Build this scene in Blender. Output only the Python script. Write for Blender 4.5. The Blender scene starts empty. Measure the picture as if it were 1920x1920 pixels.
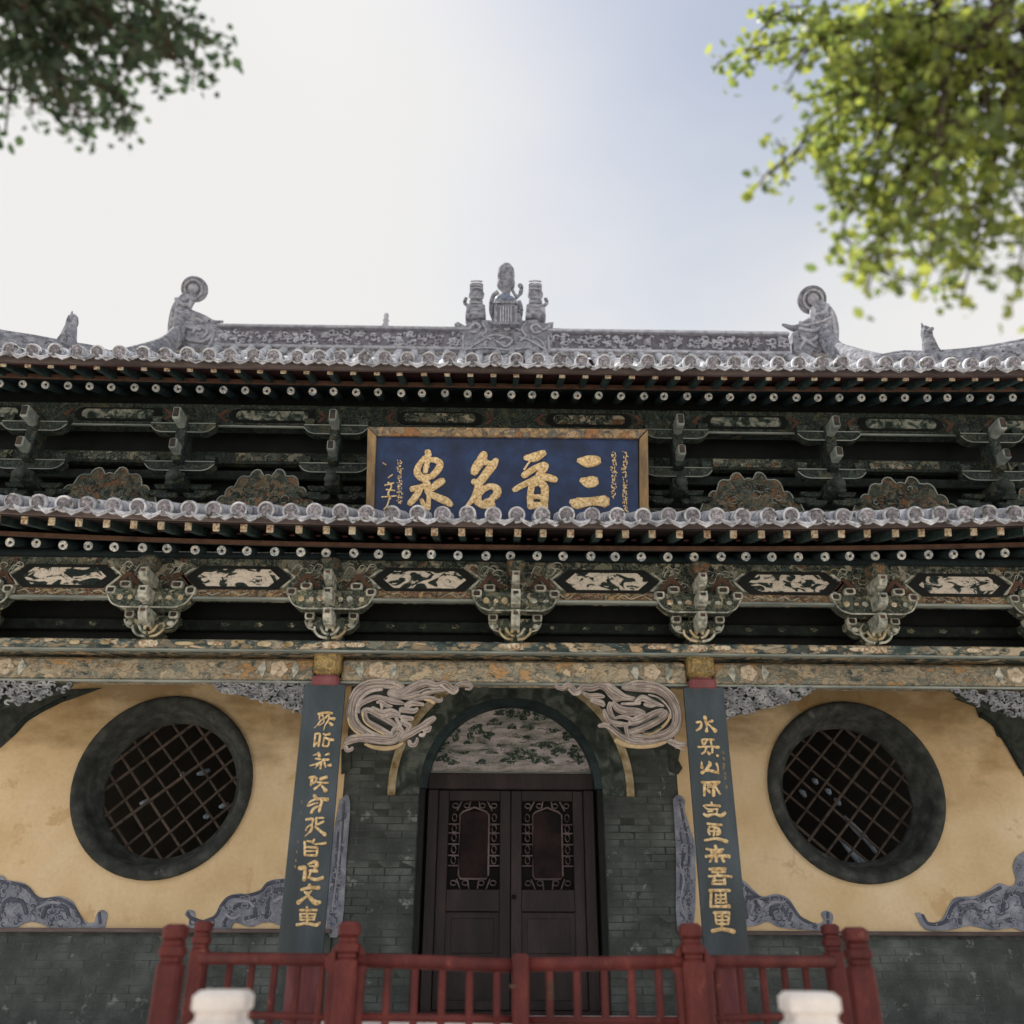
import bpy, bmesh, math, random
from mathutils import Vector, Matrix
R = random.Random(7)
S = bpy.context.scene
C = S.collection
# ------------------------------------------------------------------ camera
F_PX = 1709.0; PITCH = math.radians(25.6); YAW = math.radians(1.0); ROLL = 0.004
CAM = Vector((-0.16, 0.0, 1.55))
fwd = Vector((math.sin(YAW)*math.cos(PITCH), math.cos(YAW)*math.cos(PITCH), math.sin(PITCH)))
rgt0 = Vector((math.cos(YAW), -math.sin(YAW), 0)); up0 = rgt0.cross(fwd)
rgt = rgt0*math.cos(ROLL)+up0*math.sin(ROLL); up = -rgt0*math.sin(ROLL)+up0*math.cos(ROLL)
cd = bpy.data.cameras.new('camera'); cam = bpy.data.objects.new('camera', cd); C.objects.link(cam)
cd.sensor_width = 36; cd.lens = 36*F_PX/1920; cd.clip_end = 2000; cd.clip_start = 0.05
M4 = Matrix((rgt, up, -fwd)).transposed().to_4x4(); M4.translation = CAM
cam.matrix_world = M4; S.camera = cam
cd.dof.use_dof = True; cd.dof.focus_distance = 8.6; cd.dof.aperture_fstop = cd.lens/1000/0.042
# ------------------------------------------------------------------ world, sun, exposure
SUN_EL = math.radians(50); SUN_AZ = math.radians(-42)      # azimuth from +Y towards +X: behind the hall, to the left
wd = bpy.data.worlds.new('World'); S.world = wd; wd.use_nodes = True
nt = wd.node_tree; nt.nodes.clear()
def N(t, typ, **k):
    n = t.nodes.new(typ)
    for a, b in k.items(): setattr(n, a, b)
    return n
wo = N(nt, 'ShaderNodeOutputWorld'); bg = N(nt, 'ShaderNodeBackground'); bg.inputs[1].default_value = 0.1
sky = N(nt, 'ShaderNodeTexSky', sky_type='NISHITA', sun_disc=False, sun_elevation=SUN_EL, sun_rotation=SUN_AZ)
sky.air_density = 1.2; sky.dust_density = 1.6
tc = N(nt, 'ShaderNodeTexCoord')
# thin bright cloud veil, thickest round the sun, thinning to blue away to the right
dp = N(nt, 'ShaderNodeVectorMath', operation='DOT_PRODUCT')
blue_dir = Vector((0.235, 0.578, 0.80)).normalized()
dp.inputs[1].default_value = blue_dir
nt.links.new(tc.outputs['Generated'], dp.inputs[0])
mp = N(nt, 'ShaderNodeMapping'); mp.inputs['Scale'].default_value = (1.2, 1.0, 3.0); mp.inputs['Rotation'].default_value = (0.3, 0.6, 0.4)
nt.links.new(tc.outputs['Generated'], mp.inputs[0])
nz = N(nt, 'ShaderNodeTexNoise'); nz.inputs['Scale'].default_value = 1.1; nz.inputs['Detail'].default_value = 5; nz.inputs['Roughness'].default_value = 0.45
nt.links.new(mp.outputs[0], nz.inputs['Vector'])
ma = N(nt, 'ShaderNodeMath', operation='MULTIPLY_ADD'); ma.inputs[1].default_value = 0.22; nt.links.new(nz.outputs[0], ma.inputs[0]); nt.links.new(dp.outputs['Value'], ma.inputs[2])
mr = N(nt, 'ShaderNodeMapRange', interpolation_type='SMOOTHSTEP')
mr.inputs['From Min'].default_value = 1.0; mr.inputs['From Max'].default_value = 1.14
mr.inputs['To Min'].default_value = 1.0; mr.inputs['To Max'].default_value = 0.32
nt.links.new(ma.outputs[0], mr.inputs['Value'])
mx = N(nt, 'ShaderNodeMix', data_type='RGBA'); nt.links.new(mr.outputs[0], mx.inputs[0])
nt.links.new(sky.outputs[0], mx.inputs[6]); mx.inputs[7].default_value = (6.15, 6.08, 5.96, 1)
nt.links.new(mx.outputs[2], bg.inputs[0]); nt.links.new(bg.outputs[0], wo.inputs[0])
sd = Vector((math.sin(SUN_AZ)*math.cos(SUN_EL), math.cos(SUN_AZ)*math.cos(SUN_EL), math.sin(SUN_EL)))
sl = bpy.data.lights.new('sun', 'SUN'); sl.energy = 5.0; sl.angle = math.radians(0.6); sl.color = (1.0, 0.93, 0.82)
so = bpy.data.objects.new('sun', sl); C.objects.link(so); so.rotation_euler = sd.to_track_quat('Z', 'Y').to_euler(); so.location = (-8, 10, 20)
S.view_settings.view_transform = 'Standard'; S.view_settings.look = 'None'; S.view_settings.exposure = 0.50; S.view_settings.gamma = 1.0
S.cycles.max_bounces = 6
# ------------------------------------------------------------------ measuring: a picture point carried onto a real plane of the place
def W(px, py, y=None, p0=None, n=None):
    d = rgt*((px-960)/F_PX) - up*((py-960)/F_PX) + fwd
    if n is not None: t = (p0-CAM).dot(n)/d.dot(n)
    else: t = (y-CAM.y)/d.y
    return CAM + d*t
# ------------------------------------------------------------------ materials
def lin(h):
    h = h.lstrip('#'); v = [int(h[i:i+2], 16)/255 for i in (0, 2, 4)]
    return tuple((c/12.92 if c <= .04045 else ((c+.055)/1.055)**2.4) for c in v)+(1,)
def material(name, cols, scale=6, rough=.8, bump=.3, fine=60, detail=6, distort=0.0, stretch=(1, 1, 1), vary=0.25, lines=None, interp='LINEAR', spec=.25, rnd=True, metal=0, patch=None, world=False, bdist=.01, cells=None):
    """cols = [(pos, rgb)]; lines = (rgb, density, width); patch = (rgb, scale, threshold)"""
    m = bpy.data.materials.new(name); m.use_nodes = True; t = m.node_tree; L = t.links.new
    b = t.nodes['Principled BSDF']; b.inputs['Roughness'].default_value = rough; b.inputs['Specular IOR Level'].default_value = spec; b.inputs['Metallic'].default_value = metal
    if world: g = N(t, 'ShaderNodeNewGeometry').outputs['Position']
    else: g = N(t, 'ShaderNodeTexCoord').outputs['Object']
    if rnd:
        oi = N(t, 'ShaderNodeObjectInfo'); k = N(t, 'ShaderNodeMath', operation='MULTIPLY'); k.inputs[1].default_value = 31.7; L(oi.outputs['Random'], k.inputs[0])
        a = N(t, 'ShaderNodeVectorMath', operation='ADD'); L(g, a.inputs[0]); L(k.outputs[0], a.inputs[1]); g = a.outputs[0]
    mp = N(t, 'ShaderNodeMapping'); mp.inputs['Scale'].default_value = stretch; L(g, mp.inputs[0])
    n1 = N(t, 'ShaderNodeTexNoise'); n1.inputs['Scale'].default_value = scale; n1.inputs['Detail'].default_value = detail; n1.inputs['Distortion'].default_value = distort; L(mp.outputs[0], n1.inputs['Vector'])
    cr = N(t, 'ShaderNodeValToRGB'); cr.color_ramp.interpolation = interp
    el = cr.color_ramp.elements
    while len(el) < len(cols): el.new(.5)
    for e, (p, c) in zip(el, cols): e.position = p; e.color = tuple(c)[:3]+(1,)
    L(n1.outputs[0], cr.inputs[0]); col = cr.outputs[0]
    if cells:
        # painted patches with dark outlines: (scale, outline rgb, [(pos, rgb)...], share, wobble)
        dn = N(t, 'ShaderNodeTexNoise'); dn.inputs['Scale'].default_value = cells[0]*.7; dn.inputs['Detail'].default_value = 3; L(mp.outputs[0], dn.inputs['Vector'])
        da = N(t, 'ShaderNodeVectorMath', operation='MULTIPLY_ADD'); L(dn.outputs['Color'], da.inputs[0]); da.inputs[1].default_value = (cells[4]*2.2,)*3; L(mp.outputs[0], da.inputs[2])
        v1 = N(t, 'ShaderNodeTexVoronoi'); v1.inputs['Scale'].default_value = cells[0]; L(da.outputs[0], v1.inputs['Vector'])
        v2 = N(t, 'ShaderNodeTexVoronoi', feature='DISTANCE_TO_EDGE'); v2.inputs['Scale'].default_value = cells[0]; L(da.outputs[0], v2.inputs['Vector'])
        sx = N(t, 'ShaderNodeSeparateColor'); L(v1.outputs['Color'], sx.inputs[0])
        c2 = N(t, 'ShaderNodeValToRGB'); c2.color_ramp.interpolation = 'LINEAR'; e2 = c2.color_ramp.elements
        while len(e2) < len(cells[2]): e2.new(.5)
        for e, (p, cc_) in zip(e2, cells[2]): e.position = p; e.color = tuple(cc_)[:3]+(1,)
        L(sx.outputs[0], c2.inputs[0])
        sh = N(t, 'ShaderNodeMapRange'); sh.inputs['From Min'].default_value = cells[3]; sh.inputs['From Max'].default_value = cells[3]-.05; L(sx.outputs[1], sh.inputs[0])
        sm = N(t, 'ShaderNodeMath', operation='MULTIPLY'); L(sh.outputs[0], sm.inputs[0]); sm.inputs[1].default_value = .78
        x = N(t, 'ShaderNodeMix', data_type='RGBA'); L(sm.outputs[0], x.inputs[0]); L(col, x.inputs[6]); L(c2.outputs[0], x.inputs[7]); col = x.outputs[2]
        ed = N(t, 'ShaderNodeMapRange'); ed.inputs['From Min'].default_value = .09; ed.inputs['From Max'].default_value = .03; L(v2.outputs[0], ed.inputs[0])
        em = N(t, 'ShaderNodeMath', operation='MULTIPLY'); L(ed.outputs[0], em.inputs[0]); em.inputs[1].default_value = .5
        x = N(t, 'ShaderNodeMix', data_type='RGBA'); L(em.outputs[0], x.inputs[0]); L(col, x.inputs[6]); x.inputs[7].default_value = tuple(cells[1])[:3]+(1,); col = x.outputs[2]
    if patch:
        n4 = N(t, 'ShaderNodeTexNoise'); n4.inputs['Scale'].default_value = patch[1]; n4.inputs['Detail'].default_value = 8; n4.inputs['Roughness'].default_value = .65; L(mp.outputs[0], n4.inputs['Vector'])
        q = N(t, 'ShaderNodeMapRange'); q.inputs['From Min'].default_value = patch[2]; q.inputs['From Max'].default_value = patch[2]+.06; L(n4.outputs[0], q.inputs[0])
        x = N(t, 'ShaderNodeMix', data_type='RGBA'); L(q.outputs[0], x.inputs[0]); L(col, x.inputs[6]); x.inputs[7].default_value = tuple(patch[0])[:3]+(1,); col = x.outputs[2]
    if lines:
        n3 = N(t, 'ShaderNodeTexNoise'); n3.inputs['Scale'].default_value = scale*.8; n3.inputs['Detail'].default_value = 3; n3.inputs['Distortion'].default_value = distort+.6
        o = N(t, 'ShaderNodeVectorMath', operation='ADD'); o.inputs[1].default_value = (3.1, 7.7, 1.3); L(mp.outputs[0], o.inputs[0]); L(o.outputs[0], n3.inputs['Vector'])
        f1 = N(t, 'ShaderNodeMath', operation='MULTIPLY'); f1.inputs[1].default_value = lines[1]; L(n3.outputs[0], f1.inputs[0])
        f2 = N(t, 'ShaderNodeMath', operation='PINGPONG'); f2.inputs[1].default_value = .5; L(f1.outputs[0], f2.inputs[0])
        f3 = N(t, 'ShaderNodeMapRange'); f3.inputs['From Min'].default_value = lines[2]; f3.inputs['From Max'].default_value = lines[2]*.4; L(f2.outputs[0], f3.inputs[0])
        x = N(t, 'ShaderNodeMix', data_type='RGBA'); L(f3.outputs[0], x.inputs[0]); L(col, x.inputs[6]); x.inputs[7].default_value = tuple(lines[0])[:3]+(1,); col = x.outputs[2]
    n2 = N(t, 'ShaderNodeTexNoise'); n2.inputs['Scale'].default_value = fine; n2.inputs['Detail'].default_value = 5; n2.inputs['Roughness'].default_value = .65; L(mp.outputs[0], n2.inputs['Vector'])
    v = N(t, 'ShaderNodeMapRange'); v.inputs['From Min'].default_value = .25; v.inputs['From Max'].default_value = .75; v.inputs['To Min'].default_value = 1-vary; v.inputs['To Max'].default_value = 1+vary; L(n2.outputs[0], v.inputs[0])
    hs = N(t, 'ShaderNodeVectorMath', operation='MULTIPLY'); L(col, hs.inputs[0]); L(v.outputs[0], hs.inputs[1]); col = hs.outputs[0]
    if rnd:
        rv = N(t, 'ShaderNodeMapRange'); rv.inputs['To Min'].default_value = 1-vary*.7; rv.inputs['To Max'].default_value = 1+vary*.7; L(oi.outputs['Random'], rv.inputs[0])
        h2 = N(t, 'ShaderNodeVectorMath', operation='MULTIPLY'); L(col, h2.inputs[0]); L(rv.outputs[0], h2.inputs[1]); col = h2.outputs[0]
    L(col, b.inputs['Base Color'])
    if bump:
        s = N(t, 'ShaderNodeMath', operation='ADD'); L(n1.outputs[0], s.inputs[0]); L(n2.outputs[0], s.inputs[1])
        bp = N(t, 'ShaderNodeBump'); bp.inputs['Strength'].default_value = bump; bp.inputs['Distance'].default_value = bdist; L(s.outputs[0], bp.inputs['Height']); L(bp.outputs[0], b.inputs['Normal'])
    return m
def c(h): return lin(h)[:3]
M = {}
M['tile'] = material('weathered grey roof tile', [(.3, c('#888b93')), (.5, c('#bcbfc9')), (.7, c('#dfe1e8'))], 14, .85, .6, 90, vary=.32, patch=(c('#54544f'), 10, .56))
M['tile_face'] = material('moulded tile end', [(.32, c('#66686e')), (.5, c('#93919d')), (.7, c('#bbb6c2'))], 22, .85, .8, 70, vary=.25, lines=(c('#5b5b62'), 5, .12), distort=1.2)
M['ridge'] = material('ridge terracotta grey', [(.3, c('#686a74')), (.5, c('#858893')), (.75, c('#a9abb5'))], 14, .9, .8, 50, vary=.3, patch=(c('#53545c'), 18, .56))
M['ridge_carve'] = material('ridge carving grey', [(.3, c('#82848f')), (.6, c('#aeb0ba'))], 14, .9, .5, 60, vary=.22)
M['ridge_deep'] = material('recess clay', [(.3, c('#5a5962')), (.6, c('#74727c'))], 14, .95, .5, 60, vary=.2)
M['glaze_blue'] = material('blue glaze', [(.3, c('#55617a')), (.6, c('#8590a6'))], 20, .45, .3, 60)
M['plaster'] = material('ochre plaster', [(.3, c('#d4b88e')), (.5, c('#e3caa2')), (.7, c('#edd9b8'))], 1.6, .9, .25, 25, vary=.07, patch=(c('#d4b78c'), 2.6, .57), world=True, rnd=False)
M['mortar'] = material('mortar', [(.25, c('#3b4040')), (.5, c('#505655')), (.75, c('#6b7271'))], 8, .95, .5, 50, world=True, rnd=False)
M['brick'] = material('grey green brick', [(.25, c('#3b4040')), (.5, c('#535958')), (.75, c('#757c7b'))], 3, .9, .7, 60, vary=.16, world=True, rnd=False, patch=(c('#8a908d'), 5, .60))
M['brick_dark'] = material('sooty dark rendered pier', [(.3, c('#3a3f3d')), (.5, c('#4d5350')), (.7, c('#626865'))], 4, .9, .5, 45, vary=.2, world=True, rnd=False, stretch=(.6, 1, 1.8), patch=(c('#9a9b98'), 5, .66))
M['red'] = material('oxblood fence paint', [(.3, c('#4a1c1c')), (.5, c('#5d2625')), (.7, c('#70332f'))], 7, .6, .5, 50, vary=.25, spec=.35, stretch=(1, 1, .5), patch=(c('#7d4a40'), 14, .62), world=True, rnd=False)
M['pillar'] = material('faded red pillar paint', [(.3, c('#6a3a3e')), (.5, c('#7f4c51')), (.7, c('#906468'))], 5, .6, .2, 40, vary=.12, stretch=(1, 1, .3))
M['gold_paint'] = material('worn gilt paint', [(.3, c('#5c503c')), (.5, c('#80704e')), (.7, c('#9c8964'))], 16, .6, .3, 60, distort=1.5, lines=(c('#c4a35c'), 4, .08))
M['wood_dark'] = material('dark door wood', [(.3, c('#251f22')), (.5, c('#33292b')), (.7, c('#44383a'))], 5, .55, .3, 40, vary=.2, stretch=(1, 1, .25), spec=.35)
M['wood_old'] = material('old weathered board', [(.3, c('#4a4244')), (.5, c('#655a5a')), (.7, c('#7d7272'))], 7, .85, .4, 50, vary=.2, stretch=(.25, 1, 1))
M['black'] = material('black painted wood', [(.3, c('#111415')), (.7, c('#1e2425'))], 6, .6, .2, 40, vary=.2)
M['black_green'] = material('black green painted board', [(.3, c('#1b2223')), (.5, c('#2b3533')), (.7, c('#3b4642'))], 9, .7, .25, 50, vary=.25, distort=1)
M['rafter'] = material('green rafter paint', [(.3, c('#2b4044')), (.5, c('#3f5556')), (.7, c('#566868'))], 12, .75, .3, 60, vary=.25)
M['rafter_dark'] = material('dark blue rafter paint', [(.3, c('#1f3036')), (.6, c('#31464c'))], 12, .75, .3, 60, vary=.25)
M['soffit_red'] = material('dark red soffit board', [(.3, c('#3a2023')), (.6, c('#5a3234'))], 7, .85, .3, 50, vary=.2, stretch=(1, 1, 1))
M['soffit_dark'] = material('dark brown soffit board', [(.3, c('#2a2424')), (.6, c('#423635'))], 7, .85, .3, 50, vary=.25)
M['strip_red'] = material('rust brown strip', [(.3, c('#56423b')), (.6, c('#76594b'))], 10, .8, .3, 50, vary=.2)
M['end_cream'] = material('cream rafter end', [(.38, c('#9a7258')), (.48, c('#bfb096')), (.6, c('#d8d0bf'))], 30, .8, .3, 90, vary=.2, distort=1.5)
M['end_round'] = material('pale painted rafter end', [(.35, c('#6c7f92')), (.5, c('#b2b8bc')), (.62, c('#dcd9cd'))], 26, .8, .3, 90, vary=.2, distort=1.5)
M['ink'] = material('ink spot', [(.3, c('#20282a')), (.7, c('#4a3c34'))], 20, .8, 0, 60)
M['panel_cream'] = material('cream panel with ink painting', [(.40, c('#1e2a29')), (.455, c('#35423e')), (.475, c('#cfc6bb')), (.7, c('#e2d9cd'))], 9, .75, .2, 60, vary=.12, distort=1.6, lines=(c('#4f564e'), 4, .03), stretch=(.7, 1, 1.2))
M['paint_dark'] = material('dark painted ornament', [(.36, c('#121b1a')), (.47, c('#26322f')), (.54, c('#3c4842')), (.62, c('#7b7867')), (.72, c('#5f4b3a'))], 11, .75, .25, 60, vary=.2, distort=2.2, lines=(c('#a9b0a4'), 6, .05), cells=(13, c('#141c1b'), [(0, c('#24403f')), (.25, c('#8f8a73')), (.42, c('#1d2c33')), (.6, c('#7a5236')), (.7, c('#4d5f58')), (.88, c('#bdb5a0'))], .5, .12))
M['paint_warm'] = material('warm painted ornament', [(.34, c('#1f2e2c')), (.44, c('#4b5550')), (.5, c('#8b5a3c')), (.56, c('#a29a80')), (.66, c('#7c4035'))], 15, .75, .25, 60, vary=.2, distort=2.4, lines=(c('#b6b09c'), 6, .06), cells=(16, c('#1a2220'), [(0, c('#2c403d')), (.3, c('#8f6a45')), (.48, c('#a9a088')), (.66, c('#6e3d2e')), (.78, c('#c8a878'))], .6, .12))
M['paint_lintel'] = material('worn painted lintel', [(.32, c('#3f4a47')), (.42, c('#6f6f66')), (.5, c('#8f8474')), (.58, c('#a3937a')), (.68, c('#77807c'))], 10, .8, .35, 60, vary=.22, distort=1.6, lines=(c('#b7ab94'), 5, .05), stretch=(.8, 1, 1.3), patch=(c('#cfb998'), 7, .62), cells=(11, c('#4a5350'), [(0, c('#8f8877')), (.25, c('#b8a78c')), (.5, c('#6d7672')), (.66, c('#cdbb9e')), (.82, c('#4d5a57')), (.9, c('#b28a5c'))], .62, .16))
M['paint_plate'] = material('worn painted plate', [(.34, c('#3a4748')), (.46, c('#4f5d5c')), (.53, c('#80827a')), (.6, c('#b59a77')), (.7, c('#c8b8a0'))], 12, .8, .3, 60, vary=.2, distort=1.2, stretch=(.6, 1, 1.3), cells=(12, c('#263233'), [(0, c('#3d5052')), (.35, c('#c9ab84')), (.5, c('#6f7d79')), (.7, c('#d8c4a8')), (.8, c('#2b3d40'))], .55, .14))
M['panel_faded'] = material('faded painted panel', [(.38, c('#1e2926')), (.47, c('#3d4a45')), (.53, c('#6f766e')), (.66, c('#9a9a90'))], 9, .8, .25, 60, vary=.2, distort=1.5, lines=(c('#2f3a36'), 5, .05))
M['medallion'] = material('cream painted flower', [(.3, c('#97887a')), (.45, c('#b9aa96')), (.65, c('#d0c4b2'))], 22, .8, .4, 80, vary=.2, distort=1, lines=(c('#8d745a'), 5, .05))
M['mould'] = material('grey green moulding', [(.3, c('#67706e')), (.6, c('#929994'))], 12, .75, .3, 60, vary=.15, stretch=(.2, 1, 1))
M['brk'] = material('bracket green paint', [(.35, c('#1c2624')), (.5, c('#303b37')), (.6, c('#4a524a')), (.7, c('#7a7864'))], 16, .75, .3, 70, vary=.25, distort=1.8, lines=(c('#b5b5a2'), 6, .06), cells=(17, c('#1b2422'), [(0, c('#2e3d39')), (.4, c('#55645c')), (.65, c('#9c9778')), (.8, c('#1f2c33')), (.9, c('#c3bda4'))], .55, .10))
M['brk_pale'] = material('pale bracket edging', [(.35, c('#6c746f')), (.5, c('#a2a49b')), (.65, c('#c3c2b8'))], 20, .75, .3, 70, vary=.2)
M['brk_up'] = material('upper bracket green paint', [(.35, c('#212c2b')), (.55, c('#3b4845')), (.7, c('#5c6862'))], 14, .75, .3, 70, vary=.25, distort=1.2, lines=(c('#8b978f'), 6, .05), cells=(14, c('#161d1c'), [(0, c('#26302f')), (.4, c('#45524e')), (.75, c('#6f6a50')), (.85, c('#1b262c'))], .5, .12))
M['lunette'] = material('faded landscape painting', [(.30, c('#6d7771')), (.42, c('#979694')), (.55, c('#b5afb1')), (.7, c('#cbc4c6'))], 9, .85, .25, 60, detail=14, vary=.22, distort=.5, lines=(c('#69736c'), 8, .05), stretch=(.6, 1, 2.0))
M['grove'] = material('dark green grove paint', [(.35, c('#2c3833')), (.5, c('#42504a')), (.58, c('#7b847e')), (.7, c('#a9a7a5'))], 26, .85, .2, 60, vary=.25, distort=1.0)
M['arch_band'] = material('mossy painted arch band', [(.33, c('#333b38')), (.5, c('#4a5450')), (.64, c('#727b76'))], 7, .85, .3, 60, vary=.2, distort=.8, patch=(c('#8c9a95'), 5, .62))
M['cream_rim'] = material('cream arch rim', [(.35, c('#7d6c48')), (.55, c('#b5a88a')), (.7, c('#cfc4b8'))], 8, .85, .3, 60, vary=.2)
M['arch_edge'] = material('blue black arch edge', [(.3, c('#1d2a2e')), (.6, c('#34464a'))], 8, .6, .2, 60, vary=.2)
M['frame_stone'] = material('dark stone ring', [(.3, c('#373c3c')), (.5, c('#4a4f4e')), (.7, c('#636867'))], 9, .8, .5, 60, vary=.25, rnd=True, patch=(c('#7b7f80'), 3, .66))
M['lattice'] = material('brown lattice wood', [(.3, c('#352f2c')), (.6, c('#554b44'))], 12, .7, .3, 60)
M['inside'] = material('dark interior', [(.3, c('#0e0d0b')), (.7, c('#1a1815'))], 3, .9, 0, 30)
M['pale_shape'] = material('pale blue shape', [(.3, c('#5f6f86')), (.7, c('#9fadbd'))], 7, .9, 0, 30)
M['glass'] = material('dark reddish glass', [(.38, c('#1c191b')), (.62, c('#382a2a'))], 3, .7, .05, 30, spec=.12)
M['blue'] = material('deep blue lacquer', [(.3, c('#14233f')), (.5, c('#1a2e54')), (.7, c('#223c69'))], 6, .5, .15, 40, vary=.2, patch=(c('#3a5f8c'), 26, .69), spec=.4)
M['gilt'] = material('gilt lettering', [(.35, c('#b08f5c')), (.5, c('#dcbd8a')), (.65, c('#efd9ae'))], 45, .5, .5, 160, vary=.2, spec=.5, rnd=False, world=True)
M['sign_frame'] = material('gilt wooden sign frame', [(.33, c('#4e5450')), (.47, c('#86786a')), (.56, c('#a88d68')), (.7, c('#bda27b'))], 9, .7, .3, 70, vary=.2, distort=1.6, lines=(c('#cbb79a'), 3, .04), cells=(9, c('#3d403b'), [(0, c('#8d8270')), (.3, c('#b9976b')), (.5, c('#3c5258')), (.62, c('#c4b49a')), (.8, c('#a06f48'))], .6, .16))
M['sign_side'] = material('ochre sign side frame', [(.33, c('#7c6a54')), (.55, c('#a28763')), (.7, c('#b79b72'))], 12, .7, .3, 70, vary=.2, stretch=(1, 1, .2))
M['couplet'] = material('slate blue lacquer board', [(.3, c('#2a373f')), (.5, c('#394852')), (.7, c('#4d5b69'))], 5, .42, .12, 50, vary=.12, stretch=(1, 1, .4), spec=.5)
M['carve'] = material('weathered carved wood', [(.3, c('#8f8783')), (.5, c('#ada39e')), (.7, c('#c6bcb5'))], 10, .8, .5, 70, vary=.2, stretch=(1, 1, 1), patch=(c('#b89c72'), 7, .64))
M['carve_dark'] = material('dark carved wood ground', [(.3, c('#2a302e')), (.6, c('#444a46'))], 12, .85, .4, 60)
M['carve_grey'] = material('grey blue carved wood', [(.3, c('#62666c')), (.5, c('#8d9096')), (.7, c('#b1b1b4'))], 12, .8, .5, 70, vary=.2)
M['scroll'] = material('blue grey wall scroll', [(.3, c('#6b7282')), (.5, c('#878d9c')), (.7, c('#a1a6b3'))], 8, .85, .3, 50, vary=.18)
M['scroll_line'] = material('scroll outline', [(.3, c('#4a4e5d')), (.7, c('#686d7c'))], 8, .85, .3, 50, vary=.15)
M['scroll_hi'] = material('pale scroll line', [(.3, c('#888c9c')), (.7, c('#a5a7b4'))], 8, .85, .3, 50, vary=.15)
M['mount'] = material('carved cloud board', [(.36, c('#2c3835')), (.46, c('#4f5953')), (.54, c('#7b7f72')), (.6, c('#a66b3d')), (.7, c('#8c8672'))], 9, .8, .4, 60, vary=.22, distort=2.0, lines=(c('#9aa093'), 6, .06), cells=(12, c('#1c2523'), [(0, c('#39463f')), (.35, c('#5d675c')), (.6, c('#9a6238')), (.72, c('#8a8773')), (.88, c('#2a3431'))], .6, .14))
M['stone'] = material('pale marble', [(.3, c('#cfc9c8')), (.5, c('#e4dedd')), (.7, c('#f0ecea'))], 6, .7, .3, 60, vary=.08)
M['paving'] = material('pale paving', [(.3, c('#b3aaa0')), (.5, c('#c4bcb0')), (.7, c('#d2cabf'))], 1.5, .9, .3, 20, vary=.1, world=True, rnd=False)
M['bark'] = material('brown bark', [(.3, c('#2b241d')), (.6, c('#4d4236'))], 12, .9, .6, 60, stretch=(1, 1, .3))
def soot_shade(m, z0, z1, colr):  # blotches denser towards the top: soot plus painted-in shade of the overhang
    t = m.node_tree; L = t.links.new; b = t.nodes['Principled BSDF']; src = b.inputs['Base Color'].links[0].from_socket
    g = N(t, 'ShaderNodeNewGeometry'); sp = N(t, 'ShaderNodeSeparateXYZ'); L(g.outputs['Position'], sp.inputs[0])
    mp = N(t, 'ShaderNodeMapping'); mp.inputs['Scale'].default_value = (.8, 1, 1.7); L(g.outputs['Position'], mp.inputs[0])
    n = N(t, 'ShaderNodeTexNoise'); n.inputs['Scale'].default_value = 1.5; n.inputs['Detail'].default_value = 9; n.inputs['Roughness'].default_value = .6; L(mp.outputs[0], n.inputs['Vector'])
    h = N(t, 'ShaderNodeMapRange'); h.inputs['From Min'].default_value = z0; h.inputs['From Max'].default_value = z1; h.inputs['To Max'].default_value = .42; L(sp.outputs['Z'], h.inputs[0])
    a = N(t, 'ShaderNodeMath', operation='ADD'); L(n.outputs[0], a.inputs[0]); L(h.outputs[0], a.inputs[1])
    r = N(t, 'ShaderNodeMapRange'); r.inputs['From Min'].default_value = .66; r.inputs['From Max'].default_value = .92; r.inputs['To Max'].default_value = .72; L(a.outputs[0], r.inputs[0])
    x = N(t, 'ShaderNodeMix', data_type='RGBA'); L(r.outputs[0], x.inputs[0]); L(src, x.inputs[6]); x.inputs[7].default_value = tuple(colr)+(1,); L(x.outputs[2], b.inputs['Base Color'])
soot_shade(M['plaster'], 2.7, 3.9, c('#7c6238'))
def cracks(m, scale, colr, wid, mask):
    t = m.node_tree; L = t.links.new; b = t.nodes['Principled BSDF']; src = b.inputs['Base Color'].links[0].from_socket
    g = N(t, 'ShaderNodeNewGeometry'); n = N(t, 'ShaderNodeTexNoise'); n.inputs['Scale'].default_value = scale*1.6; n.inputs['Detail'].default_value = 6; L(g.outputs['Position'], n.inputs['Vector'])
    a = N(t, 'ShaderNodeVectorMath', operation='MULTIPLY_ADD'); L(n.outputs['Color'], a.inputs[0]); a.inputs[1].default_value = (.5, .5, .5); L(g.outputs['Position'], a.inputs[2])
    v = N(t, 'ShaderNodeTexVoronoi', feature='DISTANCE_TO_EDGE'); v.inputs['Scale'].default_value = scale; L(a.outputs[0], v.inputs['Vector'])
    r = N(t, 'ShaderNodeMapRange'); r.inputs['From Min'].default_value = wid; r.inputs['From Max'].default_value = wid*.3; L(v.outputs[0], r.inputs[0])
    k = N(t, 'ShaderNodeTexNoise'); k.inputs['Scale'].default_value = scale*.9; L(g.outputs['Position'], k.inputs['Vector'])
    q = N(t, 'ShaderNodeMapRange'); q.inputs['From Min'].default_value = mask; q.inputs['From Max'].default_value = mask+.08; q.inputs['To Max'].default_value = .6; L(k.outputs[0], q.inputs[0])
    p = N(t, 'ShaderNodeMath', operation='MULTIPLY'); L(r.outputs[0], p.inputs[0]); L(q.outputs[0], p.inputs[1])
    x = N(t, 'ShaderNodeMix', data_type='RGBA'); L(p.outputs[0], x.inputs[0]); L(src, x.inputs[6]); x.inputs[7].default_value = tuple(colr)+(1,); L(x.outputs[2], b.inputs['Base Color'])
cracks(M['plaster'], 1.1, c('#a88a62'), .006, .60)
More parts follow.
